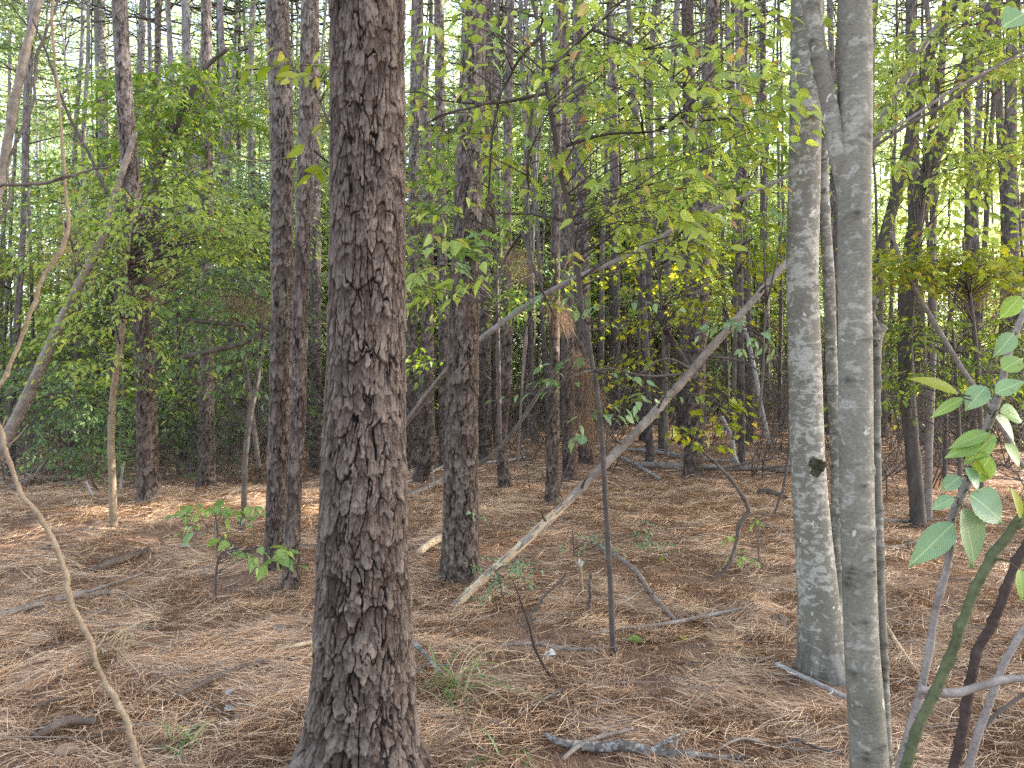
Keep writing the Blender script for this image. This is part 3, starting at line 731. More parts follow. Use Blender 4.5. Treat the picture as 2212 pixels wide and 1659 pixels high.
# leaning dark hardwood trunks at the right
YA = ground_y(1985, 1140); YB = 14.0
tA, QA, oA = stem_thing('leaning_tree', 'dark crooked slender trunk bending right above the maple sprays', 'tree',
   [(1985,1150,36),(1980,1080,30),(1970,960,30),(1958,800,31),(1955,720,31),(1972,521,32),(1990,430,32),(2011,352,34),(2063,228,34),(2102,116,34),(2152,0,30),(2190,-120,26)], YA, 'dark_bark', nu=24, n=120, rough=.12)
tB, QB, oB = stem_thing('leaning_tree', 'grey brown trunk leaning right, emerging beside the sawn stem', 'tree',
   [(1908,945,20),(1900,800,22),(1896,650,23),(1905,535,24),(1920,480,24),(1954,352,24),(1986,211,23),(2011,105,23),(2060,10,22),(2085,-90,20)], YB, 'dark_bark', nu=22, n=110, rough=.12)
stem_thing('leaning_tree', 'light brown thin trunk arching right from behind the nearest trunk', 'tree',
   [(1850,700,18),(1858,480,18),(1872,360,18),(1892,299,18),(1925,220,17),(1962,158,17),(2000,90,14),(2040,35,12),(2080,-40,9)], 9.0, 'grey_stem', nu=14, n=80)
stem_thing('bare_sapling', 'thin grey upright stem close right of the dark crooked trunk', 'sapling',
   [(2005,1132,17),(2006,1000,16),(2012,850,14),(2018,680,12),(2016,540,11),(2030,300,9),(2040,100,7)], ground_y(2005,1132), 'grey_stem', nu=10, n=60)
stem_thing('bare_sapling', 'thin dark curving stem climbing at the right edge above the thorny canes', 'sapling',
   [(2040,1050,9),(2043,900,9),(2038,760,8),(2075,600,8),(2120,380,7),(2135,200,6),(2140,0,6)], 9.5, 'twig_dark', nu=8, n=60)
stem_thing('bare_sapling', 'crooked thin dead stem slanting left to right through right undergrowth', 'sapling',
   [(2210,1010,12),(2150,900,12),(2080,800,12),(2020,700,11),(1985,640,10),(1950,570,9),(1925,500,7)], 6.5, 'grey_stem', nu=8, n=60)

# ------------------------------------------------------------------ fallen and leaning poles
def pole(name, label, cat, P, R, mat, nu=18, n=90, rough=.1, part=None):
    P = np.asarray(P, float); org = P[0].copy()
    Q, RR = resample(P - org, R, n); th = np.arange(nu) / nu * 2 * np.pi
    seed = len(label)
    k = 1 + rough * 2 * (fbm(np.cos(th)[None] * 1.4, np.sin(th)[None] * 1.4, np.arange(n)[:, None] * .3, seed, 3) - .5)
    V, q, T = tube_arrays(Q, RR[:, None] * k, nu)
    mats = [M[mat]] if isinstance(mat, str) else [M[m] for m in mat]
    return org, Q, RR, V, q, T, mats

# the big leaning log: bare at its lower end
d0 = gp(968, 1326); Yl = d0[1]; Y_end = Yl + 1.1
ctrl = [(942,1346,13.5),(962,1330,13.6),(985,1307,16.7),(1050,1245,18.5),(1140,1165,18.5),(1290,1020,18.5),(1440,862,17.4),(1510,782,16.1),(1600,680,14.8),(1690,577,13.6),(1760,500,12.4)]
P = np.array([pw(a, b, Yl + (Y_end - Yl) * (a - 962) / 800) for a, b, _ in ctrl]); R = np.array([wd / 2 / F * (Yl + (Y_end - Yl) * (a - 962) / 800) for a, b, wd in ctrl])
org, Q, RR, V, q, T, _ = pole('', 'log', '', P, R, 'pale_wood', 26, 200, .26)
tl = thing('leaning_log', 'long dead log leaning up to the right, bark stripped from its lower end', 'log', org)
nq, nu_ = len(q), 26
ring = (np.arange(nq) // nu_) / 199.; col = np.arange(nq) % nu_
lim = .27 + .10 * (fbm(ring * 30, np.cos(col / 26 * 6.28) * 2, np.sin(col / 26 * 6.28) * 2, 3, 3) - .5) * 2
patch = fbm(ring * 46, np.cos(col / 26 * 6.28) * 1.6, np.sin(col / 26 * 6.28) * 1.6, 8, 3)
bare = (ring < lim) & (patch < .62)
obj('bare_wood', mk_mesh('log_bare_wood', V, q[bare], T[nu_:], mats=[M['pale_wood']]), tl)['label'] = 'pale barkless lower end of the log'
V2 = V.copy(); cen = np.concatenate([np.repeat(Q, nu_, 0), Q[-1:], Q[:1]]); V2 = cen + (V2 - cen) * 1.06
obj('bark', mk_mesh('log_bark', V2, q[~bare], T[:nu_], mats=[M['dead_wood']]), tl)
# side twigs growing from the log
rng = np.random.default_rng(77)
for (a, b, c2, d2, e2, f2) in ((1180,1128,1172,1112,1170,1100),(1255,1058,1262,1040,1272,1028),(1345,960,1332,950,1322,938),(1420,885,1428,868,1440,850),(1580,702,1572,684,1570,664),(1640,634,1650,622,1664,616),(1500,800,1440,775,1370,815),(1500,805,1400,812,1300,790),(1530,770,1600,780,1660,815)):
    y = Yl + (Y_end - Yl) * (a - 962) / 800
    W = Wood(); W.tube(np.array([pw(a, b, y), pw(c2, d2, y - .1), pw(e2, f2, y - .25)]) - org, [.012, .009, .004], 7, 22); obj('side_branch', W.mesh('log_side_branch', M['twig']), tl)

def simple_pole(name, label, cat, pts, Ys, mat, nu=12, n=70, rough=.1, group=None):
    P = np.array([pw(a, b, y) for (a, b, _), y in zip(pts, Ys)]); R = np.array([wd / 2 / F * y for (*_, wd), y in zip(pts, Ys)])
    org, Q, RR, V, q, T, mats = pole(name, label, cat, P, R, mat, nu, n, rough)
    o = obj(name, mk_mesh(name, V, q, T, mats=mats), None, org); return tag(o, label, cat, group)
pts = [(700,1085,13.6),(790,990,13.6),(875,915,13.6),(925,850,12.8),(975,790,12.8),(1035,735,12.8),(1130,665,12.0),(1240,602,11.2),(1340,560,10.4),(1450,500,9.6),(1570,440,9.6),(1640,410,8.8),(1740,360,8.0)]
y0 = ground_y(700, 1085); simple_pole('leaning_pole', 'long thin smooth pole rising from behind the thick pine toward the speckled trunk', 'dead pole', pts, [max(6.9, y0 - 2.6 * k / 5) if k < 6 else 6.9 + .0 * k for k in range(len(pts))], 'grey_stem')
y0 = ground_y(1000, 1030)
simple_pole('leaning_stick', 'thin brown stick leaning right across the trunk with the bent foot', 'stick', [(1020,1012,9.0),(1060,985,9.0),(1110,930,9.0),(1150,872,9.0),(1175,835,7.0),(1205,800,5.0)], [9.6]*6, 'twig')
simple_pole('leaning_stick', 'dark mossy dead limb slanting down right toward the straight furrowed pine', 'stick', [(1490,800,13),(1455,740,13),(1420,680,12),(1395,630,12),(1375,595,9)], [8.5]*5, 'twig_dark')
simple_pole('leaning_stick', 'bleached white dead trunk leaning left beside the pole thin pine', 'stick', [(1662,960,9),(1645,880,9),(1630,800,9),(1610,715,8),(1600,690,6)], [14]*5, 'white_wood')
simple_pole('leaning_stick', 'short bleached branch bent at the foot of the pole thin pine', 'stick', [(1600,1015,9),(1588,990,10),(1582,950,9),(1560,900,7)], [13.5]*4, 'white_wood')
simple_pole('leaning_stick', 'dark broken twig pair slanting out from the touching pine pair', 'stick', [(575,708,6),(520,702,9),(450,696,10),(398,690,8)], [7.6]*4, 'twig_dark')
simple_pole('leaning_stick', 'thick broken limb end pointing left from behind the touching pair', 'stick', [(585,705,10),(540,735,11),(470,755,12),(395,772,12)], [7.8]*4, 'twig')
simple_pole('leaning_stick', 'thin pale stick standing upright beside the dark sun flecked pine', 'stick', [(257,1074,6),(263,1030,6),(266,1000,5)], [11]*3, 'white_wood')
simple_pole('leaning_stick', 'pale stick leaning left on the bank near the lit thin trunk', 'stick', [(214,1100,7),(200,1070,6),(186,1040,5)], [9.6]*3, 'white_wood')
simple_pole('broken_snag', 'snapped pale splintered snag deep among trunks beyond the medium pine', 'snag', [(1118,1010,5),(1124,900,5),(1130,800,6),(1135,740,9),(1138,705,3)], [15]*5, 'dead_wood')

STICKS = [
 ('thick branch spotted with white lichen lying along the bottom edge', [(1178,1604,9),(1200,1622,17),(1262,1634,20),(1310,1634,24),(1350,1640,25),(1420,1649,20),(1490,1652,17),(1560,1650,12),(1620,1655,7)], 'lichen_wood'),
 ('forked grey stick resting across the lichen spotted branch', [(1216,1660,9),(1269,1624,12),(1367,1593,7)], 'dead_wood'),
 ('curved pale stick lying left of the sapling foot', [(1086,1408,8),(1156,1404,9),(1230,1409,9),(1297,1416,6)], 'dead_wood'),
 ('long pale straight stick lying right of the sapling foot', [(1269,1384,6),(1332,1368,8),(1438,1361,9),(1512,1350,9),(1603,1327,7)], 'dead_wood'),
 ('grey bent stick running down behind the sapling toward the long pale stick', [(1279,1181,8),(1332,1217,9),(1378,1248,10),(1413,1301,9),(1459,1352,7)], 'dead_wood'),
 ('short straw coloured stick touching the left of the thick pine', [(594,1419,5),(635,1410,8),(680,1401,9)], 'pale_wood'),
 ('dark rotting branch half sunk in straw left of the thick pine', [(369,1528,8),(446,1494,13),(492,1473,15),(577,1445,10)], 'rot'),
 ('short flaky log near the bottom left corner', [(74,1616,16),(141,1593,22),(207,1579,14)], 'rot'),
 ('small dark twiggy log above the bottom left flaky log', [(77,1545,9),(120,1530,11),(158,1523,7)], 'rot'),
 ('grey bark covered stick crossing behind the long bent cane', [(120,1312,14),(176,1301,17),(239,1293,9)], 'dead_wood'),
 ('flattened dead branch entering from the left edge below the bank', [(-10,1350,14),(40,1330,15),(95,1317,10)], 'dead_wood'),
 ('crumbling bark log on the straw slope below the sunlit streaks', [(205,1243,13),(264,1224,18),(320,1200,12)], 'rot'),
 ('straight pale stick pointing at foot of the nearest olive trunk', [(1677,1450,9),(1751,1487,11),(1835,1528,10)], 'white_wood'),
 ('thin pale twig lying across foot of the speckled trunk', [(1740,1445,6),(1780,1446,7),(1825,1457,5)], 'white_wood'),
 ('slanting tan stick right of the nearest trunk', [(1913,1362,8),(1944,1413,9),(1986,1473,8)], 'pale_wood'),
 ('dead brown stick lying by the dark crooked trunk foot', [(1916,1194,7),(1950,1186,8),(1984,1177,6)], 'dead_wood'),
 ('thin stick lying behind the dark crooked trunk', [(1898,1134,6),(1940,1135,7),(1976,1138,5)], 'dead_wood'),
 ('long curving thin stick on the straw at the bottom right of centre', [(1545,1640,5),(1610,1622,7),(1680,1622,6),(1740,1640,5)], 'dead_wood'),
 ('long weathered log lying level through foot of the straight furrowed pine', [(1370,1012,13),(1440,1017,15),(1530,1021,15),(1620,1023,14),(1740,1027,12)], 'dead_wood'),
 ('bleached branch angling down in front of the long weathered log', [(1332,990,6),(1375,1012,8),(1424,1040,6)], 'white_wood'),
 ('bleached thin branch lying behind the long weathered log', [(1340,974,5),(1400,980,7),(1480,990,5)], 'white_wood'),
 ('short log slanting up toward the medium pine from the thick pine', [(868,1085,10),(920,1062,13),(968,1040,12)], 'dead_wood'),
 ('bleached thin stick above the short slanting log', [(870,1050,5),(920,1030,6),(970,1004,5)], 'white_wood'),
 ('bleached twig lying right of the medium pine', [(1026,1004,5),(1080,1001,6),(1136,992,4)], 'white_wood'),
 ('pale mossy log lying in the shade at far left', [(30,1062,13),(90,1048,16),(140,1041,12)], 'dead_wood'),
 ('thin dark log behind the pale mossy log', [(55,1026,8),(100,1021,9),(150,1016,6)], 'dead_wood'),
 ('white lichen crusted stick reaching from thick pine into the grass tuft', [(880,1388,10),(915,1428,11),(955,1472,8)], 'lichen_wood'),
 ('barkless log end peeping out left of the medium pine foot', [(905,1208,15),(930,1192,18),(990,1160,18)], 'pale_wood'),
 ('dark curved twig on straw right of the short seedling', [(478,1172,5),(520,1196,6),(575,1190,4)], 'twig_dark'),
 ('thin brown twig right of the grass tuft pointing away', [(1120,1560,5),(1215,1500,6),(1300,1470,4)], 'dead_wood'),
 ('fallen branch in the far clearing between the leaning log and pine', [(1440,990,5),(1530,1000,6),(1600,1002,5)], 'dead_wood'),
 ('dark charred log scrap beside the speckled trunk', [(1640,1070,12),(1670,1076,14),(1700,1084,8)], 'rot'),
 ('twig half buried near the bottom right canes', [(1700,1608,5),(1780,1640,6),(1850,1655,5)], 'twig'),
]
for k, (label, pts, mat) in enumerate(STICKS):
    rng = np.random.default_rng(500 + k)
    P, R = [], []
    for (a, b, wd) in pts:
        g = gp(a, b); r = wd / 2 / F * g[1]; P.append(g + np.array([0, 0, r * .8 + .032])); R.append(r)
    P = np.array(P); P[1:-1] += rng.normal(0, .01, P[1:-1].shape)
    org, Q, RR, V, q, T, mats = pole('', label, '', P, R, mat, 12, 46, .22)
    big = max(w for *_, w in pts) >= 11
    name = 'fallen_log' if 'log' in label.split() else 'fallen_stick'
    if mat in ('dead_wood', 'white_wood', 'twig', 'lichen_wood') and len(pts) >= 3:
        t = thing(name, label, 'log' if name == 'fallen_log' else 'stick', org, 'dead wood lying on the straw')
        obj('stem', mk_mesh(name + '_stem', V, q, T, mats=mats), t)
        for j in range(int(rng.integers(1, 4))):
            i = int(rng.integers(10, 40)); W = Wood(); d = unit(Q[min(i + 3, 45)] - Q[i]) * .7 + np.append(rng.normal(0, .7, 2), rng.uniform(.05, .5)); l = rng.uniform(.08, .3) * (P[0][1] / 4.5)
            W.tube([Q[i], Q[i] + d * l * .5 + rng.normal(0, .01, 3), Q[i] + d * l], [RR[i] * .45, RR[i] * .35, RR[i] * .15], 5, 8)
            obj('side_twig', W.mesh('side_twig', mats[0]), t)
    else:
        tag(obj(name, mk_mesh(name, V, q, T, mats=mats), None, org), label, 'log' if name == 'fallen_log' else 'stick', 'dead wood lying on the straw')

# upright thin sticks and stubs
def twig_thing(name, label, cat, pts, Y, mat, nu=6, n=40, group=None):
    P = np.array([pw(a, b, Y) for a, b, _ in pts]); R = np.array([wd / 2 / F * Y for *_, wd in pts]); org = P[0].copy()
    W = Wood(); Q, RR = resample(P - org, R, n * 2); u = np.arange(n * 2); rg = np.random.default_rng(len(label))
    for c in rg.uniform(0, n * 2, max(3, n // 8)): RR = RR * (1 + rg.uniform(.10, .38) * np.exp(-((u - c) / 1.4) ** 2))
    Q = Q + (fbm(u[:, None] * .12, np.array([[1., 5., 9.]]), 0, len(label), 3) - .5) * RR[:, None] * 1.6
    W.tube(Q, RR * (1 + .25 * (vn(u * .5, 0, 0, 3) - .5)), nu)
    if nu >= 8:       # short dead side twigs and buds
        for i in rg.integers(4, n * 2 - 4, 5):
            d = unit(Q[i + 2] - Q[i - 2]) * .5 + rg.normal(0, .6, 3); l = rg.uniform(.01, .09) * (Y / 2) ** .5
            W.tube([Q[i], Q[i] + d * l * .6, Q[i] + d * l + np.array([0, 0, .01])], [RR[i] * .4, RR[i] * .28, RR[i] * .12], 5, 6)
    return tag(obj(name, W.mesh(name, M[mat]), None, org), label, cat, group)
twig_thing('arched_stick', 'thin reddish stick arching up from the straw then lying right', 'stick', [(1420,1514,5),(1311,1486,6),(1240,1474,7),(1195,1463,7),(1163,1417,6),(1139,1336,5),(1107,1252,3)], 4.12, 'red_stem')
twig_thing('leaning_twig', 'short bare twig leaning right below the big leaning log', 'stick', [(1132,1357,5),(1164,1304,6),(1223,1241,4)], 5.0, 'twig')
twig_thing('rotten_stub', 'short dark rotten stub standing left of the sapling', 'stub', [(1272,1332,9),(1274,1290,8),(1277,1238,7)], 5.25, 'rot')
g = gp(1257, 1285); t = thing('snapped_stub', 'snapped sapling stub with white splintered top left of the sapling', 'stub', g)
W = Wood(); W.tube(np.array([pw(1257,1285,g[1]), pw(1255,1250,g[1]), pw(1253,1222,g[1])]) - g, [.016, .014, .015], 9, 12); obj('stem', W.mesh('stub_stem', M['tan_stem']), t)
L = Leaves(TPL_NEAR); rng = np.random.default_rng(4); c = pw(1253, 1225, g[1]) - g
for a in np.linspace(0, 6.28, 9): L.add(c + .010 * np.array([math.cos(a), math.sin(a), 0]), [math.cos(a) * .55, math.sin(a) * .55, 1], [-math.cos(a), -math.sin(a), .4], rng.uniform(.035, .07), .024)
obj('splinter', L.mesh('stub_splinter', M['fungus'], 0), t)
twig_thing('drooping_vine', 'dead hooked vine drooping from the maple spray to the straw', 'vine', [(1536,1252,7),(1570,1225,7),(1590,1180,8),(1603,1122,9),(1614,1112,10),(1608,1080,9),(1593,1056,9),(1550,1005,7),(1515,972,5)], 6.2, 'twig', n=60)
twig_thing('bare_twig', 'bare twig standing just left of the speckled trunk', 'stick', [(1672,1110,5),(1690,1060,6),(1702,990,6),(1706,950,4)], 6.0, 'twig_dark')

# near vines at the left edge
twig_thing('bent_cane', 'long bent tan cane curving down from the left edge to the bottom', 'cane',
   [(322,1700,12.9),(306,1659,12.9),(281,1586,12.9),(260,1529,13.6),(214,1449,11.6),(190,1375,11.6),(160,1310,12.9),(137,1224,10.9),(88,1120,11.6),(46,1063,10.2),(21,1003,9.5),(0,919,8.8),(-12,880,8.2)], 2.0, 'tan_stem', 12, 120)
twig_thing('hanging_vine', 'tan knotted vine hanging down the left side from the top', 'vine',
   [(-14,860,8.1),(0,835,8.1),(32,764,8.1),(70,666,8.1),(91,603,8.7),(134,536,8.7),(147,490,8.1),(143,420,6.4),(135,316,5.8),(123,176,5.2),(113,35,5.8),(118,-40,5.8)], 2.2, 'tan_stem', 10, 120)
twig_thing('hanging_vine', 'dark wavy thin vine hanging nearest the left edge', 'vine',
   [(-6,490,7.0),(21,432,6.3),(18,352,6.3),(42,292,5.6),(70,228,6.3),(81,116,6.3),(113,39,5.6),(130,-20,5.6)], 2.4, 'twig', 8, 90)
twig_thing('bare_branch', 'bare branch reaching in level from the left edge', 'branch',
   [(-10,400,7.5),(40,399,7.5),(88,397,7.5),(141,383,6.8),(197,366,5.2),(243,357,3.8),(262,340,2.2)], 2.1, 'twig', 8, 60)
twig_thing('bare_branch', 'thin dark branch slanting down from top left behind the vines', 'branch',
   [(70,40,4),(110,140,5),(140,230,6),(175,300,7),(205,360,7),(230,420,6)], 5.0, 'twig_dark', 7, 50)

# ------------------------------------------------------------------ small broadleaf trees traced from the photograph
def box_centers(rng, box, Y, n, dY=.5):
    """spray starts inside a photo box, at depth Y +- dY"""
    x0, y0, x1, y1 = box; out = []
    for _ in range(n):
        out.append(pw(rng.uniform(x0, x1), rng.uniform(y0, y1), Y + rng.uniform(-dY, dY)))
    return out

def leafy_tree(seed, label, trunk, Y, trunk_mat, boxes, leaf, mat, tpl=TPL_MID, branches=(), name='understory_tree', cat='tree', wid=.5, length=(.3, .7), n=(6, 12), limb=.005, twig_mat='twig_dark', share=.55, droop=.25, kids=2, nu=12, group=None, tw=.0026, flat=None):
    rng = np.random.default_rng(seed)
    P, R = px_path(trunk, Y); org = P[0].copy()
    Q, RR = resample(P, R, 90)
    t = thing(name, label, cat, org, group)
    th = np.arange(nu) / nu * 6.283
    k = 1 + .16 * (fbm(np.cos(th)[None], np.sin(th)[None], np.arange(90)[:, None] * .4, seed, 3) - .5)
    V, q, T = tube_arrays(Q - org, RR[:, None] * k, nu); obj('trunk', mk_mesh('sapling_trunk', V, q, T, mats=[M[trunk_mat]]), t)
    path = Q
    for br in branches:
        bp = np.array([pw(a, b, Y + (rng.uniform(-.25, .25) if j else 0)) for j, (a, b) in enumerate(br)]); W = Wood()
        W.tube(bp - org, np.linspace(.0115, .0035, len(br)) * (Y / 4.5) ** .5, 6, 36); obj('branch', W.mesh('sapling_branch', M[twig_mat]), t)
        path = np.concatenate([path, resample(bp, np.ones(len(br)), 20)[0]])
    W, L = Wood(), Leaves(tpl)
    for (box, cnt, dY) in boxes:
        cnt = int(cnt * (1.0 if cnt < 8 else 1.5))
        crown_sprays(rng, W, L, path, box_centers(rng, box, Y, cnt, dY), leaf, length, n, limb, share, tw, wid, droop, kids, (.25 if tpl is TPL_NEAR else .7) if flat is None else flat)
    W.V = [v - org for v in W.V]; L.P = [p - org for p in L.P]
    obj('foliage', L.mesh('sapling_foliage', M[mat], .12, W, M[twig_mat]), t)
    return t

YS = ground_y(1325, 1416)
leafy_tree(1, 'slender leaf draped sapling with crooked stem in front of the leaning log',
  [(1325,1416,13.0),(1318,1250,11.7),(1309,1100,11.7),(1300,950,11.7),(1283,800,11.1),(1262,700,10.4),(1248,580,11.4),(1232,460,11.4),(1210,370,11.0),(1195,270,10.6),(1180,180,10.6),(1168,80,8.8),(1150,0,7.0),(1138,-80,3.9)], YS, 'twig_dark',
  [((1240,60,1690,300),58,.8),((1300,200,1600,470),32,.5),((880,140,1080,330),18,.4),((900,380,1060,640),12,.4),((1060,100,1240,480),16,.4),((1240,400,1480,560),16,.4),((1180,-60,1700,60),16,.5),((880,-40,1180,140),10,.5)], .098, 'leaf_light', flat=.5,
  branches=[[(1180,70),(1139,105),(1086,193),(1044,225),(938,256),(875,323)],[(1177,202),(1086,221),(991,221),(938,214)],[(1190,150),(1235,105),(1279,63),(1325,0),(1350,-60)],[(1279,63),(1360,95),(1440,150),(1520,260)],
            [(1222,315),(1297,292),(1402,285),(1490,265)],[(1175,155),(1149,246),(1139,373),(1142,404),(1128,506)],[(1082,195),(1065,281),(1051,450),(1040,500)],[(1235,480),(1156,464),(1058,461)],[(1165,70),(1172,40),(1150,-60)],[(1128,500),(1090,560),(1060,660)],[(1128,500),(1160,600),(1200,690)]], n=(5, 10), length=(.3, .6), kids=1, limb=.0035, tpl=TPL_NEAR, wid=.46)
leafy_tree(2, 'low pale leaved shoots hanging along the middle of the sapling stem', [(1283,800,6),(1278,760,5),(1270,700,4)], YS - .06, 'twig',
  [((1200,620,1380,700),7,.25),((1190,760,1340,830),7,.25),((1240,840,1400,920),7,.25)], .088, 'leaf_blue', flat=.6, name='sapling_shoot', cat='shoot', n=(3, 6), length=(.15, .35), kids=1, tpl=TPL_NEAR, wid=.45, droop=.2)
leafy_tree(3, 'yellow green maple cluster hanging in front of the straight furrowed pine', [(1516,985,6),(1520,940,6),(1525,900,5)], 6.2, 'twig',
  [((1465,850,1580,960),16,.35)], .085, 'leaf_yellow', tpl=TPL_MAPLE, name='maple_sprig', cat='maple', n=(4, 7), length=(.12, .3), wid=.95, kids=1)
leafy_tree(4, 'yellow green maple spreading level sprays beyond the long thin pole', [(1440,985,10),(1436,800,9),(1428,640,8),(1420,560,7),(1415,470,5)], 8.5, 'twig',
  [((1300,540,1690,620),22,.9),((1300,620,1560,690),16,.8),((1330,470,1660,540),14,.9),((1360,760,1500,860),8,.6)], .085, 'leaf_yellow', tpl=TPL_MAPLE, name='maple_tree', cat='maple', n=(5, 10), length=(.3, .6), wid=.95)
leafy_tree(5, 'thin sunlit trunked tree spreading bright level leaf sprays at left', [(245,1140,18.7),(243,1050,15.3),(240,950,14.4),(245,850,13.6),(258,760,12.8),(268,680,11.0),(276,600,9.3),(285,500,7.6),(300,400,5.1)], ground_y(245,1140), 'tan_stem',
  [((130,380,420,470),20,.9),((190,460,580,560),40,.9),((120,560,330,700),16,.9),((330,440,580,520),20,.7),((130,700,340,860),12,.8)],   .085, 'leaf_light', n=(7, 13), length=(.35, .75))
leafy_tree(6, 'dark slanting limbed tree with green foliage mass at upper left', [(312,960,12),(318,760,14),(330,560,16),(345,360,16),(372,290,15),(415,197,13),(450,140,10),(492,105,7)], 11.0, 'twig_dark',
  [((250,150,440,330),52,1.0),((240,250,420,420),30,1.0),((380,90,560,280),22,1.0)], .12, 'leaf', n=(7, 13), length=(.4, .85))
leafy_tree(7, 'slim brown sapling curving up beside the touching pine pair', [(524,1150,13),(527,1080,12),(530,990,12),(540,900,12),(556,820,11),(566,740,9),(572,660,6)], ground_y(524,1150), 'twig',
  [((440,560,600,680),12,.8),((420,690,600,800),10,.8)], .09, 'leaf_dark', n=(5, 10))
leafy_tree(8, 'bright leafy branch reaching out in front of the touching pair top', [(735,330,7),(700,240,6),(660,170,5),(620,135,3)], 4.6, 'twig',
  [((600,110,640,150),2,.15),((640,140,730,240),6,.2),((700,260,730,330),3,.2)], .13, 'leaf_yellow', name='leafy_branch', cat='branch', n=(4, 8), kids=1, tpl=TPL_NEAR, wid=.42, length=(.2, .4))
leafy_tree(9, 'leafy hardwood crown over the leaning trunks at upper right', [(1962,900,14),(1965,700,16),(1985,480,16),(2010,300,14),(2030,150,10),(2040,0,8)], 7.4, 'dark_bark',
  [((1900,0,2100,200),22,1.0),((2000,120,2212,400),18,1.2),((1900,180,2080,330),10,1.0),((1900,340,2200,520),12,1.2),((2100,0,2230,160),8,.8)], .115, 'leaf_light', n=(6, 12), length=(.35, .75))
leafy_tree(10, 'maple holding flat yellowish sprays between nearest trunk and right edge', [(2120,1120,10),(2118,900,10),(2105,720,9),(2090,600,7),(2080,520,5)], 7.0, 'twig',
  [((1900,540,2220,600),34,.9),((1950,560,2220,640),18,.9)], .085, 'leaf_yellow', tpl=TPL_MAPLE, name='maple_tree', cat='maple', n=(6, 11), wid=.95, length=(.3, .6))
leafy_tree(11, 'beech sapling holding fine flat green sprays low at right', [(2075,1100,9),(2072,950,9),(2066,830,8),(2060,740,6),(2056,690,4)], 7.6, 'twig',
  [((1920,690,2200,760),22,.8),((1930,760,2130,850),18,.8),((1900,830,1960,880),5,.5)], .075, 'leaf', n=(8, 15), length=(.35, .7), wid=.45)
leafy_tree(12, 'pale leaved shoot on the trunk left of the speckled tree', [(1640,900,6),(1648,800,6),(1650,730,5),(1655,660,4)], 6.0, 'twig',
  [((1580,680,1690,770),8,.3),((1640,420,1700,460),2,.2)], .10, 'leaf_blue', name='sapling_shoot', cat='shoot', n=(3, 6), tpl=TPL_NEAR, kids=1, length=(.15, .35))
leafy_tree(13, 'teal leaved thicket sapling in the shade at far left', [(150,1040,9),(152,960,8),(158,880,7),(165,800,5)], 11.5, 'twig',
  [((60,860,250,940),34,1.0),((80,940,250,1030),30,.9),((20,780,260,870),26,1.2)], .085, 'leaf_dark', n=(7, 13))
leafy_tree(14, 'big bright lobed leaf spray between thick pine and medium pine', [(885,640,5),(905,560,5),(930,500,4)], 5.6, 'twig',
  [((890,480,985,560),7,.2)], .17, 'leaf_near', tpl=TPL_MAPLE, name='leafy_branch', cat='branch', n=(3, 5), kids=1, length=(.15, .3), wid=.9)
leafy_tree(15, 'low seedling with pale green leaves on the sunlit bank', [(470,1165,4),(468,1130,4),(462,1100,3)], ground_y(470,1170), 'twig',
  [((400,1085,530,1110),9,.25)], .12, 'leaf_near', name='seedling', limb=.0018, cat='seedling', tpl=TPL_NEAR, n=(3, 5), kids=1, length=(.12, .25), wid=.6)
leafy_tree(16, 'seedling with light green leaves in front of the touching pine pair', [(466,1298,5),(467,1240,5),(475,1200,4),(520,1180,3)], 5.6, 'twig_dark',
  [((480,1170,600,1210),7,.2),((400,1130,470,1150),2,.1)], .13, 'leaf_near', name='seedling', limb=.0018, cat='seedling', tpl=TPL_NEAR, n=(3, 5), kids=1, length=(.12, .28), wid=.6)
leafy_tree(17, 'small green leaves dangling on the hooked dead vine', [(1640,1220,3),(1638,1170,3),(1640,1130,2)], 5.6, 'twig',
  [((1625,1120,1655,1150),3,.1),((1598,1160,1622,1205),4,.1)], .08, 'leaf_near', name='seedling', limb=.0018, cat='seedling', tpl=TPL_NEAR, n=(2, 4), kids=1, length=(.06, .14), wid=.6)
leafy_tree(18, 'teal bramble growing under the bare end of the leaning log', [(1085,1290,4),(1080,1255,3),(1070,1230,2)], 5.5, 'twig',
  [((1030,1215,1125,1265),14,.3)], .045, 'leaf_blue', name='bramble', limb=.0016, cat='bramble', tpl=TPL_MID, n=(5, 9), kids=1, length=(.12, .25))
leafy_tree(19, 'teal bramble behind the log around the pine foot', [(1240,1200,4),(1238,1160,3),(1235,1130,2)], 6.9, 'twig',
  [((1190,1120,1300,1180),7,.3),((1320,1130,1400,1190),8,.3)], .05, 'leaf_blue', name='bramble', limb=.0016, cat='bramble', tpl=TPL_MID, n=(5, 9), kids=1, length=(.12, .28))
leafy_tree(20, 'small leaved vine climbing the foot of the medium pine', [(1018,1250,4),(1014,1200,3),(1018,1150,3),(1012,1080,2)], 6.0, 'twig',
  [((1000,1080,1034,1245),12,.05)], .06, 'leaf_blue', name='climbing_vine', cat='vine', tpl=TPL_MID, n=(2, 4), kids=1, length=(.04, .1), wid=.7)
leafy_tree(21, 'tree with blue green sprays hanging in shade left of touching pair', [(560,1010,10),(540,860,10),(520,720,9),(500,600,7)], 9.5, 'twig',
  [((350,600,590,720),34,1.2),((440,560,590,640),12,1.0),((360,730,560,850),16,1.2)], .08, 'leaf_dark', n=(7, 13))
leafy_tree(22, 'leafy young tree behind the medium pine lit yellow', [(1080,960,9),(1075,700,9),(1070,500,8),(1060,300,6)], 9.0, 'twig',
  [((880,300,1110,520),30,1.0),((880,540,1200,660),24,1.0),((900,720,980,800),6,.6)], .10, 'leaf', n=(6, 11))
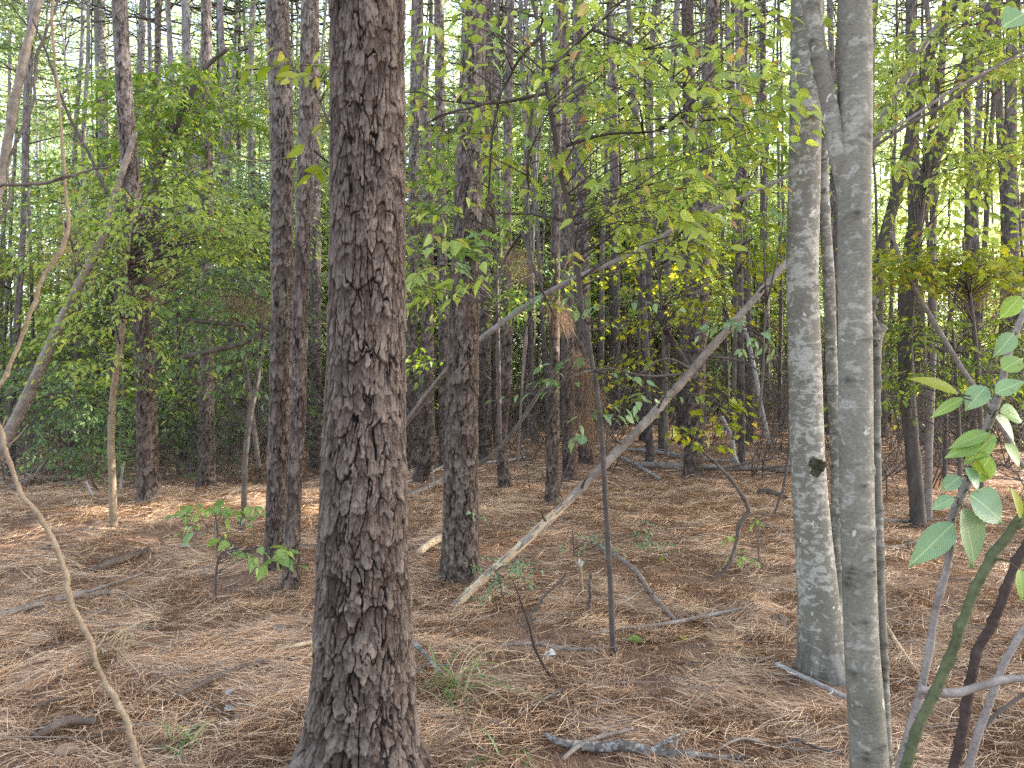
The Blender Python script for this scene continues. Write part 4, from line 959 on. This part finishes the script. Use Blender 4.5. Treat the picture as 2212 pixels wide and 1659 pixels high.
leafy_tree(23, 'broad leafed young tree filling gap left of the speckled trunk', [(1585,950,9),(1588,700,9),(1600,450,8),(1640,200,6)], 8.4, 'twig',
  [((1560,150,1700,420),22,.8),((1440,280,1640,440),18,.9),((1560,440,1690,560),10,.8)], .11, 'leaf', n=(6, 11))

# near leaves and thorny canes at the right edge
def near_leaves(label, base_pts, Y, leaves, stem_mat, mat='leaf_near', name='leafy_cane'):
    P = np.array([pw(a, b, Y) for a, b, _ in base_pts]); R = np.array([wd / 2 / F * Y for *_, wd in base_pts]); org = P[0].copy()
    t = thing(name, label, 'cane', org); Q, RR = resample(P - org, R, 160)
    rng = np.random.default_rng(len(label)); u = np.arange(160)
    for c in np.arange(9, 160, 19) + rng.normal(0, 2, 8): RR = RR * (1 + rng.uniform(.12, .30) * np.exp(-((u - c) / 2.2) ** 2))
    Q = Q + (fbm(u[:, None] * .07, np.array([[1., 5., 9.]]), 0, len(label), 3) - .5) * RR[:, None] * .9; th = np.arange(10) / 10 * 6.283
    k = 1 + .2 * (fbm(np.cos(th)[None], np.sin(th)[None], np.arange(160)[:, None] * .4, 3, 3) - .5)
    V, q, T = tube_arrays(Q, RR[:, None] * k, 10); obj('stem', mk_mesh('cane_stem', V, q, T, mats=[M[stem_mat]]), t)
    for (x0, y0, x1, y1, wd, roll, m) in leaves:
        a, b = pw(x0, y0, Y - .05), pw(x1, y1, Y - .05 + rng.uniform(-.03, .03)); D = b - a; ln = np.linalg.norm(D)
        L = Leaves(TPL_NEAR); N = unit(np.array([math.sin(roll), -1., .55 + .3 * math.cos(roll)]))
        L.add(a - org, D, N, ln, wd / F * Y); obj('leaf', L.mesh('cane_leaf', M[m], .1), t)
        j = int(np.argmin(np.linalg.norm(Q + org - a, axis=1)))
        if np.linalg.norm(Q[j] + org - a) < .35:
            W = Wood(); W.tube([Q[j], (Q[j] + a - org) / 2 + np.array([0, -.01, .01]), a - org], [.0022, .0016, .0012], 4, 6); obj('leaf_stalk', W.mesh('leaf_stalk', M['green_stem']), t)
    return t, Q, RR
def thorns(t, Q, RR, n, mat):
    rng = np.random.default_rng(n); L = Leaves((np.array([(0, -.5, 0), (0, .5, 0), (1, 0, 0), (0, 0, .5)], float), np.zeros((0, 4), int), np.array([(0, 1, 2), (1, 3, 2), (3, 0, 2)])))
    for _ in range(n):
        i = int(rng.integers(4, 76)); a = rng.random() * 6.28
        T = unit(Q[i + 1] - Q[i]); A = unit(np.cross(T, [0, 1, .1])); B = np.cross(T, A); d = A * math.cos(a) + B * math.sin(a)
        L.add(Q[i] + d * RR[i] * .9, d - T * .3, T, .009, .006)
    o = obj('thorn', L.mesh('cane_thorn', M[mat], 0), t); o['kind'] = 'stuff'

t, Q, RR = near_leaves('grey brown cane rising to right edge with large pale veined leaves',
  [(1935,1700,17),(1955,1600,16),(1990,1480,16),(2020,1330,15),(2050,1190,15),(2058,1110,17),(2082,1055,17),(2130,930,17),(2158,850,16),(2180,760,14),(2215,670,12)], 1.75,
  [(2060,1130,1966,1222,58,.2,'leaf_blue'),(2078,1100,2118,1228,86,.3,'leaf_blue'),(2095,1068,2176,1128,82,-.3,'leaf_blue'),(2070,850,1968,808,34,.4,'leaf_yellow'),(2080,860,2010,900,26,.2,'leaf_near'),(2130,835,2085,885,48,-.2,'leaf_blue'),
   (2150,850,2212,820,40,.3,'leaf_blue'),(2135,935,2050,965,34,.3,'leaf_near'),(2150,940,2080,1005,40,.1,'leaf_near'),(2160,890,2215,905,50,-.4,'leaf_near'),(2075,1030,2030,1060,34,.2,'leaf_blue'),(2085,1010,2120,1060,40,.5,'leaf_blue'),(2170,960,2212,1010,40,.2,'leaf_near'),(2120,960,2040,985,36,.2,'leaf_near'),(2140,985,2100,1050,46,-.1,'leaf_near'),(2150,900,2205,960,52,.5,'leaf_near'),(2060,1075,2010,1100,30,.1,'leaf_blue'),(2165,800,2212,770,44,.2,'leaf_near'),(2190,720,2150,770,40,.4,'leaf_blue'),(2100,1000,2150,1030,38,.3,'leaf_yellow')], 'grey_stem')
thorns(t, Q, RR, 10, 'grey_stem')
t, Q, RR = near_leaves('bright green cane slanting up right in the bottom corner',
  [(1950,1700,22),(1962,1640,22),(2000,1540,21),(2050,1430,22),(2085,1330,20),(2125,1230,21),(2165,1170,20),(2230,1085,18)], 1.65,
  [(2200,1230,2215,1300,44,.3,'leaf_near'),(2205,1120,2190,1050,30,.2,'leaf_yellow')], 'green_stem'); thorns(t, Q, RR, 30, 'twig_dark')
t, Q, RR = near_leaves('dark reddish thorny cane behind the bright green cane',
  [(2060,1700,20),(2066,1640,20),(2088,1520,21),(2112,1410,20),(2145,1345,20),(2180,1260,19),(2220,1170,18)], 1.85,
  [(2205,640,2160,690,40,.3,'leaf_near'),(2212,30,2165,55,70,.4,'leaf_blue')], 'red_stem'); thorns(t, Q, RR, 26, 'red_stem')
simple_pole('cane_branch', 'level grey brown broken branch crossing the canes in bottom right corner', 'branch', [(1984,1488,20),(2010,1494,20),(2060,1497,19),(2110,1485,17),(2160,1470,17),(2230,1464,16)], [1.7]*6, 'grey_stem', 12, 60, .16)
simple_pole('cane_branch', 'lichened grey stem climbing at the extreme bottom right', 'branch', [(2085,1700,18),(2108,1600,17),(2140,1510,16),(2175,1420,16),(2225,1340,14)], [1.95]*5, 'grey_stem', 10, 60, .2)
simple_pole('cane_branch', 'thin dead twig forking right from the lichened grey stem', 'branch', [(2110,1590,8),(2150,1545,9),(2190,1515,8),(2230,1490,7)], [1.97]*4, 'twig', 8, 40, .2)
simple_pole('cane_branch', 'long straight twig sloping up right above the crooked trunk', 'branch', [(1870,310,6),(1950,265,6),(2050,200,6),(2140,150,5),(2230,110,4)], [5.2]*5, 'grey_stem', 6, 40)
simple_pole('cane_branch', 'second straight twig sloping parallel from behind nearest trunk to right edge', 'branch', [(1870,330,7),(1960,270,7),(2040,225,7),(2120,165,6),(2230,95,5)], [6.0]*5, 'twig', 6, 40)

# ------------------------------------------------------------------ small things on the straw
def blade_tuft(label, px, py, n, ln, spread, mats, name='grass_tuft', seed=1):
    g = gp(px, py); t = thing(name, label, 'grass', g); rng = np.random.default_rng(seed)
    for m, k in mats:
        V, Q = [], []
        for i in range(int(n * k)):
            a = rng.random() * 6.28; l = ln * rng.uniform(.5, 1.1); d = np.array([math.cos(a), math.sin(a)]); s = np.array([-d[1], d[0]]); el = rng.uniform(.5, 1.4); wd = rng.uniform(.004, .009) if m == 'grass' else rng.uniform(.0015, .003)
            p0 = np.append(rng.normal(0, spread * .18, 2), 0); o = len(V)
            for j in range(8):
                u = j / 7; r = l * u * math.cos(el) + .35 * l * u * u; z = l * u * math.sin(el) - .55 * l * u**2.2
                c = p0 + np.append(d * r, max(z, .01)); w_ = wd * (1 - u**2) + .0004
                V += [c - np.append(s * w_, 0), c + np.append(s * w_, .002)]
                if j: Q.append((o + 2 * j - 2, o + 2 * j - 1, o + 2 * j + 1, o + 2 * j))
        obj('green_blades' if m == 'grass' else 'dry_blades', mk_mesh('tuft_blades', V, Q, mats=[M[m]]), t)['kind'] = 'stuff'
blade_tuft('broad bladed green grass tuft right of the thick pine foot', 985, 1500, 22, .46, .3, [('grass', 1), ('straw', 2)], seed=3)
blade_tuft('small green grass tuft left of the thick pine near bottom', 400, 1625, 12, .25, .2, [('grass', 1), ('straw', 1)], seed=4)
blade_tuft('few arching green blades at the bottom edge below the broad tuft', 1085, 1640, 7, .3, .2, [('grass', 1)], seed=5)
blade_tuft('dry straw clump with olive blades beside the long bent cane', 240, 1415, 9, .3, .3, [('grass', .6), ('straw', 4)], seed=6)

def ground_leaf(label, px, py, size, mat, yaw, pitch=.0, name='fallen_leaf', tpl=TPL_NEAR, wid=.55):
    g = gp(px, py, .035); L = Leaves(tpl)
    L.add([0, 0, 0], [math.cos(yaw), math.sin(yaw), pitch], [-.1, -.45, 1], size, size * wid)
    tag(obj(name, L.mesh(name, M[mat], .15), None, g), label, 'leaf')
ground_leaf('bright green leaf lying right of the sapling foot', 1355, 1392, .11, 'leaf_near', -.6, .1)
ground_leaf('yellow fallen leaf in the straw left of the speckled trunk foot', 1470, 1392, .06, 'leaf_yellow', .4)
ground_leaf('small yellow leaf standing in straw beyond the long pale stick', 1428, 1222, .07, 'leaf_yellow', 1.2, .7)
ground_leaf('upper of two pale leaves left of the thick pine', 487, 1517, .06, 'white_wood', 1.0, .4)
ground_leaf('lower of two pale leaves left of the thick pine', 483, 1547, .055, 'white_wood', .2, .1)
ground_leaf('light tan fallen leaf near the short straw coloured stick', 450, 1385, .055, 'dead_leaf', .3)
ground_leaf('big grey brown leaf near the bottom left corner', 115, 1645, .13, 'dead_leaf', .6)
ground_leaf('yellow leaf by the buried stump left of the speckled trunk', 1677, 1350, .05, 'leaf_yellow', .9)
ground_leaf('light sycamore scrap on the slope behind crumbling bark log', 385, 1188, .12, 'white_wood', .2, .05)

def fungus(label, px, py, size):
    g = gp(px, py, .02); L = Leaves(TPL_NEAR); rng = np.random.default_rng(9)
    for _ in range(9):
        a = rng.random() * 6.28; L.add(rng.normal(0, .012, 3) + np.array([0, 0, .012]), [math.cos(a), math.sin(a), rng.uniform(-.1, .5)], [rng.normal(0, .4), -.6, 1], size * rng.uniform(.5, 1), size * .8)
    tag(obj('bark_scrap', L.mesh('bark_scrap', M['fungus'], .3), None, g), label, 'scrap')
fungus('crumpled white papery scrap lying left of the sapling foot', 1186, 1424, .045)

def pine_cone(label, px, py, ln, mat, yaw):
    g = gp(px, py, .022); t = np.linspace(0, 1, 26); n = 30; th = np.arange(n) / n * 6.283
    prof = np.sin(np.pi * np.clip(t * .9 + .08, 0, 1)) ** .7 * ln * .33
    sc = 1 + .28 * np.abs(np.sin(t[:, None] * 26 + (th[None] * 8 / 2)))
    P = np.stack([np.cos(yaw) * (t - .5) * ln, np.sin(yaw) * (t - .5) * ln, 0 * t], -1)
    V, q, T = tube_arrays(P, prof[:, None] * sc, n); tag(obj('pine_cone', mk_mesh('pine_cone', V, q, T, mats=[M[mat]], smooth=False), None, g), label, 'pine cone')
pine_cone('grey weathered pine cone left of the thick pine', 605, 1367, .075, 'dead_wood', .3)
pine_cone('dark pine cone close to the left of the thick pine', 622, 1440, .075, 'rot', .8)

# stump mound: a dark lump stands in for its shaded hollow
def stump():
    g = gp(1680, 1345); rng = np.random.default_rng(8); n, nu = 22, 40; th = np.arange(nu) / nu * 6.283
    z = np.linspace(-.08, .055, n); r = .12 * (1 - (np.linspace(0, 1, n)) ** 3 * .8)
    R = r[:, None] * (1 + 1.3 * (fbm(np.cos(th)[None] * 2.6, np.sin(th)[None] * 1.8, z[:, None] * 14, 3, 4) - .5))
    P = np.stack([0 * z, 0 * z, z], -1); V, q, T = tube_arrays(P, R, nu)
    tag(obj('stump_hollow_lump', mk_mesh('stump_hollow_lump', V, q, T, mats=[M['rot']]), None, g), 'dark lump for the shaded hollow of the stump mound left of the speckled trunk', 'stump')
stump()

# clumps of dead needles caught in branches
def needle_clump(label, px0, py0, px1, py1, Y, n, ln, seed, sag=.1):
    rng = np.random.default_rng(seed); a, b = pw(px0, py0, Y), pw(px1, py1, Y + .15); u = rng.random(n)
    P = a + (b - a) * u[:, None] + rng.normal(0, .05, (n, 3)); D = rng.normal(0, .35, (n, 3)) + np.array([0, 0, -1.])
    org = a.copy(); L = Leaves((np.array([(0, -.5, 0), (0, .5, 0), (.55, .5, .6), (.55, -.5, .6), (1, .2, 0), (1, -.2, 0)], float), np.array([(0, 1, 2, 3), (3, 2, 4, 5)]), np.zeros((0, 3), int)))
    L.add(P - org, D, rng.normal(0, 1, (n, 3)), ln * rng.uniform(.5, 1.2, n), .0032 * (Y / 7) ** .8)
    t = thing('needle_clump', label, 'needle clump', org, 'brown needles caught on twigs'); obj('hanging_needles', L.mesh('hanging_needles', M['dead_needle']), t)['kind'] = 'stuff'
    W = Wood(); W.tube([np.zeros(3), (b - a) * .5 + np.array([0, 0, .03]), b - a], [.005, .004, .002], 5, 10); obj('twig', W.mesh('needle_twig', M['twig_dark']), t)
for k, (lab, *a) in enumerate([
  ('brown needle clump hanging left of the touching pine pair', 480, 640, 580, 655, 7.6, 420, .22),
  ('brown needles draped over the leaf mass above the lit thin trunk', 270, 560, 370, 580, 9, 500, .25),
  ('brown needle fringe below the draped needles at left', 270, 635, 350, 640, 9, 320, .2),
  ('brown needles hanging near the medium pine below its leaf spray', 1100, 540, 1150, 560, 7.5, 380, .3),
  ('long curtain of brown needles round pine behind the sapling', 1245, 760, 1290, 850, 10.5, 900, .4),
  ('lower brown needle curtain behind the sapling above the log', 1250, 880, 1285, 930, 10.5, 500, .35),
  ('brown needles below the sapling right branch', 1300, 300, 1400, 310, 5.5, 260, .14),
  ('brown needles hanging from twigs on the left vine', 140, 480, 165, 590, 2.6, 120, .1),
  ('brown needle tuft stuck beside thin trunk top of the touching pair', 665, 180, 690, 260, 6.6, 200, .16),
  ('brown needles hung among maple sprays near right edge', 1990, 600, 2200, 640, 7.5, 500, .2),
  ('brown needles hung beside the big straight pine behind sapling', 1190, 640, 1225, 690, 9.5, 380, .3)]):
    needle_clump(lab, *a, seed=60 + k)

# ------------------------------------------------------------------ far wood: individual pines, young trees, bare shrubs
def copy_tree(root, loc, rz, sc, label, group):
    r = root.copy(); COL.objects.link(r); r.location = loc; r.rotation_euler = (0, 0, rz); r.scale = (sc, sc, sc)
    r['label'] = label; r['group'] = group
    for ch in root.children:
        c = ch.copy(); COL.objects.link(c); c.parent = r
    return r

def far_pine(k, r0, lean):
    rng = np.random.default_rng(700 + k); z = np.linspace(-.3, 19, 12)
    P = np.stack([lean * z + np.cumsum(rng.normal(0, .035, 12)), np.cumsum(rng.normal(0, .035, 12)), z], -1); P[:, :2] -= P[1, :2]
    R = r0 * np.interp(z, [-.3, 0, .6, 19], [1.3, 1.2, 1, .35])
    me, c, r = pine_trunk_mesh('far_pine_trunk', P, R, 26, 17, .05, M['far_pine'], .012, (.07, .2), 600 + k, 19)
    t = thing('pine_tree', 'x', 'pine tree', (0, 0, 0)); obj('trunk', me, t)
    for _ in range(6):
        W = Wood()
        zz = rng.uniform(2.5, 13); q = np.array([np.interp(zz, c[:, 2], c[:, 0]), np.interp(zz, c[:, 2], c[:, 1]), zz]); a = rng.random() * 6.28; l = rng.uniform(.5, 2.0); d = np.array([math.cos(a), math.sin(a), rng.uniform(-.1, .5)])
        W.tube([q, q + d * l * .5 + rng.normal(0, .06, 3), q + d * l + np.array([0, 0, -.1])], [.018, .012, .005], 4, 6); obj('limb', W.mesh('far_pine_limb', M['twig']), t)
    cm = CROWNS[k % 4]; top = np.array([np.interp(12.8, c[:, 2], c[:, 0]), np.interp(12.8, c[:, 2], c[:, 1]), 12.8]); obj('crown', cm, t, top)
    return t
def far_leafy(k, hgt, rad, leaf, mat, n_sp):
    rng = np.random.default_rng(800 + k); z = np.linspace(-.1, hgt, 8)
    P = np.stack([np.cumsum(rng.normal(0, .06, 8)), np.cumsum(rng.normal(0, .06, 8)), z], -1); P[:, :2] -= P[0, :2]
    W, L = Wood(), Leaves(TPL_FAR); Q, _ = resample(P, np.ones(8), 40)
    W2 = Wood(); W2.tube(P, np.linspace(.045, .008, 8) * (hgt / 6), 7, 24)
    cs = []
    layers = rng.uniform(.22, 1.0, 9) * hgt
    for i in range(n_sp):
        zz = layers[int(rng.integers(9))] + rng.normal(0, .15); rr = rad * math.sqrt(rng.random()) * (1.15 - .65 * zz / hgt); a = rng.random() * 6.28
        cs.append(np.array([rr * math.cos(a), rr * math.sin(a), zz]))
    crown_sprays(rng, W, L, Q, cs, leaf, (.4, .95), (7, 14), .008, .35, .005, .55, .25, 2)
    t = thing('understory_tree', 'x', 'tree', (0, 0, 0)); obj('trunk', W2.mesh('young_trunk', M['twig']), t)
    obj('crown', L.mesh('young_crown', M[mat], .12, W, M['twig']), t); return t
def bare_shrub(k, hgt):
    rng = np.random.default_rng(850 + k); W = Wood()
    def grow(p, d, l, r, lev):
        n = 5; t = np.linspace(0, 1, n); P = p + d * l * t[:, None] + np.cumsum(rng.normal(0, .05 * l, (n, 3)), 0); P[0] = p
        W.tube(P, r * (1 - .6 * t), 4)
        if lev < 3:
            for _ in range(int(rng.integers(3, 6))):
                i = int(rng.integers(1, n)); dd = unit(d * .8 + rng.normal(0, .65, 3) + np.array([0, 0, .15])); grow(P[i], dd, l * rng.uniform(.4, .75), r * .55, lev + 1)
    for _ in range(4): grow(np.append(rng.normal(0, .1, 2), -.05), unit(np.append(rng.normal(0, .35, 2), 1)), hgt * rng.uniform(.5, .8), .012, 0)
    t = thing('bare_shrub', 'x', 'shrub', (0, 0, 0)); obj('stem', W.mesh('bare_shrub_stem', M['twig']), t); return t

rng = np.random.default_rng(21)
FP = [far_pine(k, r, ln) for k, (r, ln) in enumerate(((.15, .01), (.12, -.02), (.10, .03), (.17, 0), (.075, -.04), (.06, .05), (.04, -.07), (.032, .09)))]
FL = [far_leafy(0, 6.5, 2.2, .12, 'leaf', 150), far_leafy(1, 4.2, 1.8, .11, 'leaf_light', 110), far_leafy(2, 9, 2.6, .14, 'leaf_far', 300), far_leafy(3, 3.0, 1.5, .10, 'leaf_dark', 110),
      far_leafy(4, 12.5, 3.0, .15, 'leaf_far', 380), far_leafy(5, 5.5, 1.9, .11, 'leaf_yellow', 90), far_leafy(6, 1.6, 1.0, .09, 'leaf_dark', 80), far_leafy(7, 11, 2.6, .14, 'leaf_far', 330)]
BS = [bare_shrub(0, 2.2), bare_shrub(1, 1.5), bare_shrub(2, 3.0), bare_shrub(3, 4.2)]
used = set()
def place(proto, x, y, rz, sc, label, group):
    loc = (x, y, float(terr(x, y)))
    if proto.name not in used:
        used.add(proto.name); proto.location = loc; proto.rotation_euler = (0, 0, rz); proto.scale = (sc,) * 3; proto['label'] = label; proto['group'] = group; return proto
    return copy_tree(proto, loc, rz, sc, label, group)

def wedge(y0, y1, edge=.68, far=1.0):
    y = rng.uniform(y0, y1); return rng.uniform(-1, 1) * edge * y, y
# keep the far trees apart
taken = [gp(*(o.get('base') or p[0][:2]))[:2] for p, l, o in PINES]
def free(x, y, d):
    return all((x - a) ** 2 + (y - b) ** 2 > d * d for a, b in taken)
n = 0
while n < 190:
    x, y = wedge(18, 58)
    if n % 3 == 0: x, y = wedge(15, 28)
    if n % 4 == 1: x, y = wedge(19, 34)
    if not free(x, y, .8): continue
    taken.append((x, y)); far = y > 30
    place(FP[int(rng.choice([0, 1, 2, 2, 4, 4, 5, 5, 6, 6, 7, 7]))], x, y, rng.uniform(0, 6.28), rng.uniform(.9, 1.15),
          'distant slender grey pine among sunlit leaves' if far else 'slender dark pine in the middle stand behind the traced trunks' if False else 'slender pine in the shaded stand behind the nearer trunks',
          'distant pines' if far else 'pines of the shaded stand'); n += 1
n = 0
while n < 240:
    x, y = wedge(13.5, 44, .72)
    if n % 2 == 0: x, y = wedge(22, 48, .72)
    if n % 3 == 0: x, y = rng.uniform(-.15, .45) * 34, rng.uniform(27, 46)
    if n % 8 == 1: x, y = rng.uniform(-.62, -.05) * 24, rng.uniform(19, 30)
    if not free(x, y, .55) or (y < 18 and rng.random() < .45): continue
    # the open floor at right of centre keeps few bushes
    if y < 27 and x > -1.2 and x < .42 * y: continue
    if y < 20 and x > -3 and x < 9: continue
    if x > 2 and 6 < y - .24 * (x + 4) < 11: continue      # keeps the low sun's way to the straw bank open
    taken.append((x, y))
    k = int(rng.choice([0, 1, 2, 2, 3, 4, 4, 5, 6, 7])) if y > 17 else int(rng.choice([0, 1, 3, 3, 6, 7]))
    place(FL[k], x, y, rng.uniform(0, 6.28), rng.uniform(.8, 1.2),
          ('leafy', 'bushy', 'tall pale', 'dark leaved low', 'very tall pale', 'yellow leaved', 'knee high dark leaved', 'tall green')[k] + (' young tree in the sunlit wood beyond' if y > 24 else ' young tree in the shaded wood between pines'),
          'young trees beyond the pines'); n += 1
n = 0
while n < 170:
    x, y = wedge(8.5, 27, .68)
    if n > 80: x, y = wedge(14, 32, .68)
    if not free(x, y, .45): continue
    if y < 12.5 and (-4 < x < -.3 or 1.3 < x < 4.2): continue
    taken.append((x, y)); place(BS[int(rng.integers(4))], x, y, rng.uniform(0, 6.28), rng.uniform(.6, 1.2), 'leafless grey twiggy shrub on the straw floor', 'bare shrubs'); n += 1

# the wood that closes the view: one mass
def far_wood():
    rng = np.random.default_rng(33); L = Leaves(TPL_FAR)
    for (y0, y1, ncl, zmax, size) in ((46, 60, 3400, 25, .30), (60, 85, 3600, 38, .42)):
        for _ in range(ncl):
            y = rng.uniform(y0, y1); x = rng.uniform(-1, 1) * y * .78; z = zmax * rng.random() ** 1.1
            if vn(x / 5., z / 4., y / 9., 3) < .20 + .13 * (z / zmax): continue
            n = 34; P = np.array([x, y, z + 1.0]) + rng.normal(0, 1, (n, 3)) * np.array([1.3, 1.3, .55])
            D = rng.normal(0, 1, (n, 3)); D[:, 2] -= .3
            L.add(P, D, rng.normal(0, .6, (n, 3)) + np.array([0, 0, .8]), size * rng.uniform(.6, 1.3, n), size * .6 * rng.uniform(.6, 1.2, n))
    o = obj('distant_woods', L.mesh('distant_woods', M['leaf_far'])); tag(o, 'far tree foliage closing the view, sunlight and haze put into its colour', None, None, 'stuff')
    L = Leaves(TPL_FAR)
    for _ in range(3000):
        y = rng.uniform(36, 60); x = rng.uniform(-1, 1) * y * .78; z = 4.5 * rng.random() ** 1.4; n = 26
        P = np.array([x, y, z + float(terr(x, y))]) + rng.normal(0, 1, (n, 3)) * np.array([1.0, 1.0, .4])
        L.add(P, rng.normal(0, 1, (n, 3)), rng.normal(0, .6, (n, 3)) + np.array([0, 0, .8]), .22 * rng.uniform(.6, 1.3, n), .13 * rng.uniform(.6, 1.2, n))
    o = obj('undergrowth', L.mesh('undergrowth', M['leaf_dark'])); tag(o, 'low undergrowth far back between the trunks, shade put into its colour', None, None, 'stuff')
far_wood()

# added leaf clumps out of the frame: block the sun except along chosen rays
def sun_blocker():
    rng = np.random.default_rng(44); L = Leaves(TPL_FAR)
    sun_spots = [gp(a, b) for a, b in [(x, 1168 - .19 * x) for x in range(0, 340, 34)] + [(x, 1200 - .15 * x) for x in range(0, 220, 36)] + [(x, 1112 - .17 * (x - 380)) for x in range(380, 640, 36)] + [(640, 1120), (680, 1105)]] + [pw(258,720,8.6), pw(330,840,10.5), pw(245,1110,8.6)]
    sun_spots = np.array(sun_spots)
    for _ in range(4300):
        s = rng.uniform(9, 60); tgt = np.array([rng.uniform(-9, 9), rng.uniform(-2, 20), rng.uniform(0, 5)])
        c = tgt + SUN * s / SUN[2] * .55
        if c[2] < 6.0 or c[2] > 24: continue
        if c[1] > .5 and abs(c[0]) < .72 * c[1] + 1.2 and c[2] - H < .53 * c[1] + 1.0: continue
        d = c - sun_spots; al = d @ SUN; perp = np.linalg.norm(d - al[:, None] * SUN, axis=1)
        if (perp < .3).any(): continue
        n = 26; P = c + rng.normal(0, 1, (n, 3)) * np.array([.45, .45, .25])
        dd = P[:, None] - sun_spots[None]; al = dd @ SUN; pp = np.linalg.norm(dd - al[..., None] * SUN, axis=2).min(1)
        P = P[pp > .30]; n = len(P)
        if not n: continue
        L.add(P, rng.normal(0, 1, (n, 3)), rng.normal(0, .7, (n, 3)) + SUN, rng.uniform(.18, .42, n), rng.uniform(.10, .2, n))
    o = obj('sun_blocker', L.mesh('sun_blocker', M['needle'])); tag(o, 'added unseen leaf clumps blocking the sun from the floor', None, None, 'stuff')
sun_blocker()

# drop source trees that were never stood anywhere
for root in FP + FL + BS:
    if root.name not in used:
        for ch in list(root.children): bpy.data.objects.remove(ch)
        bpy.data.objects.remove(root)
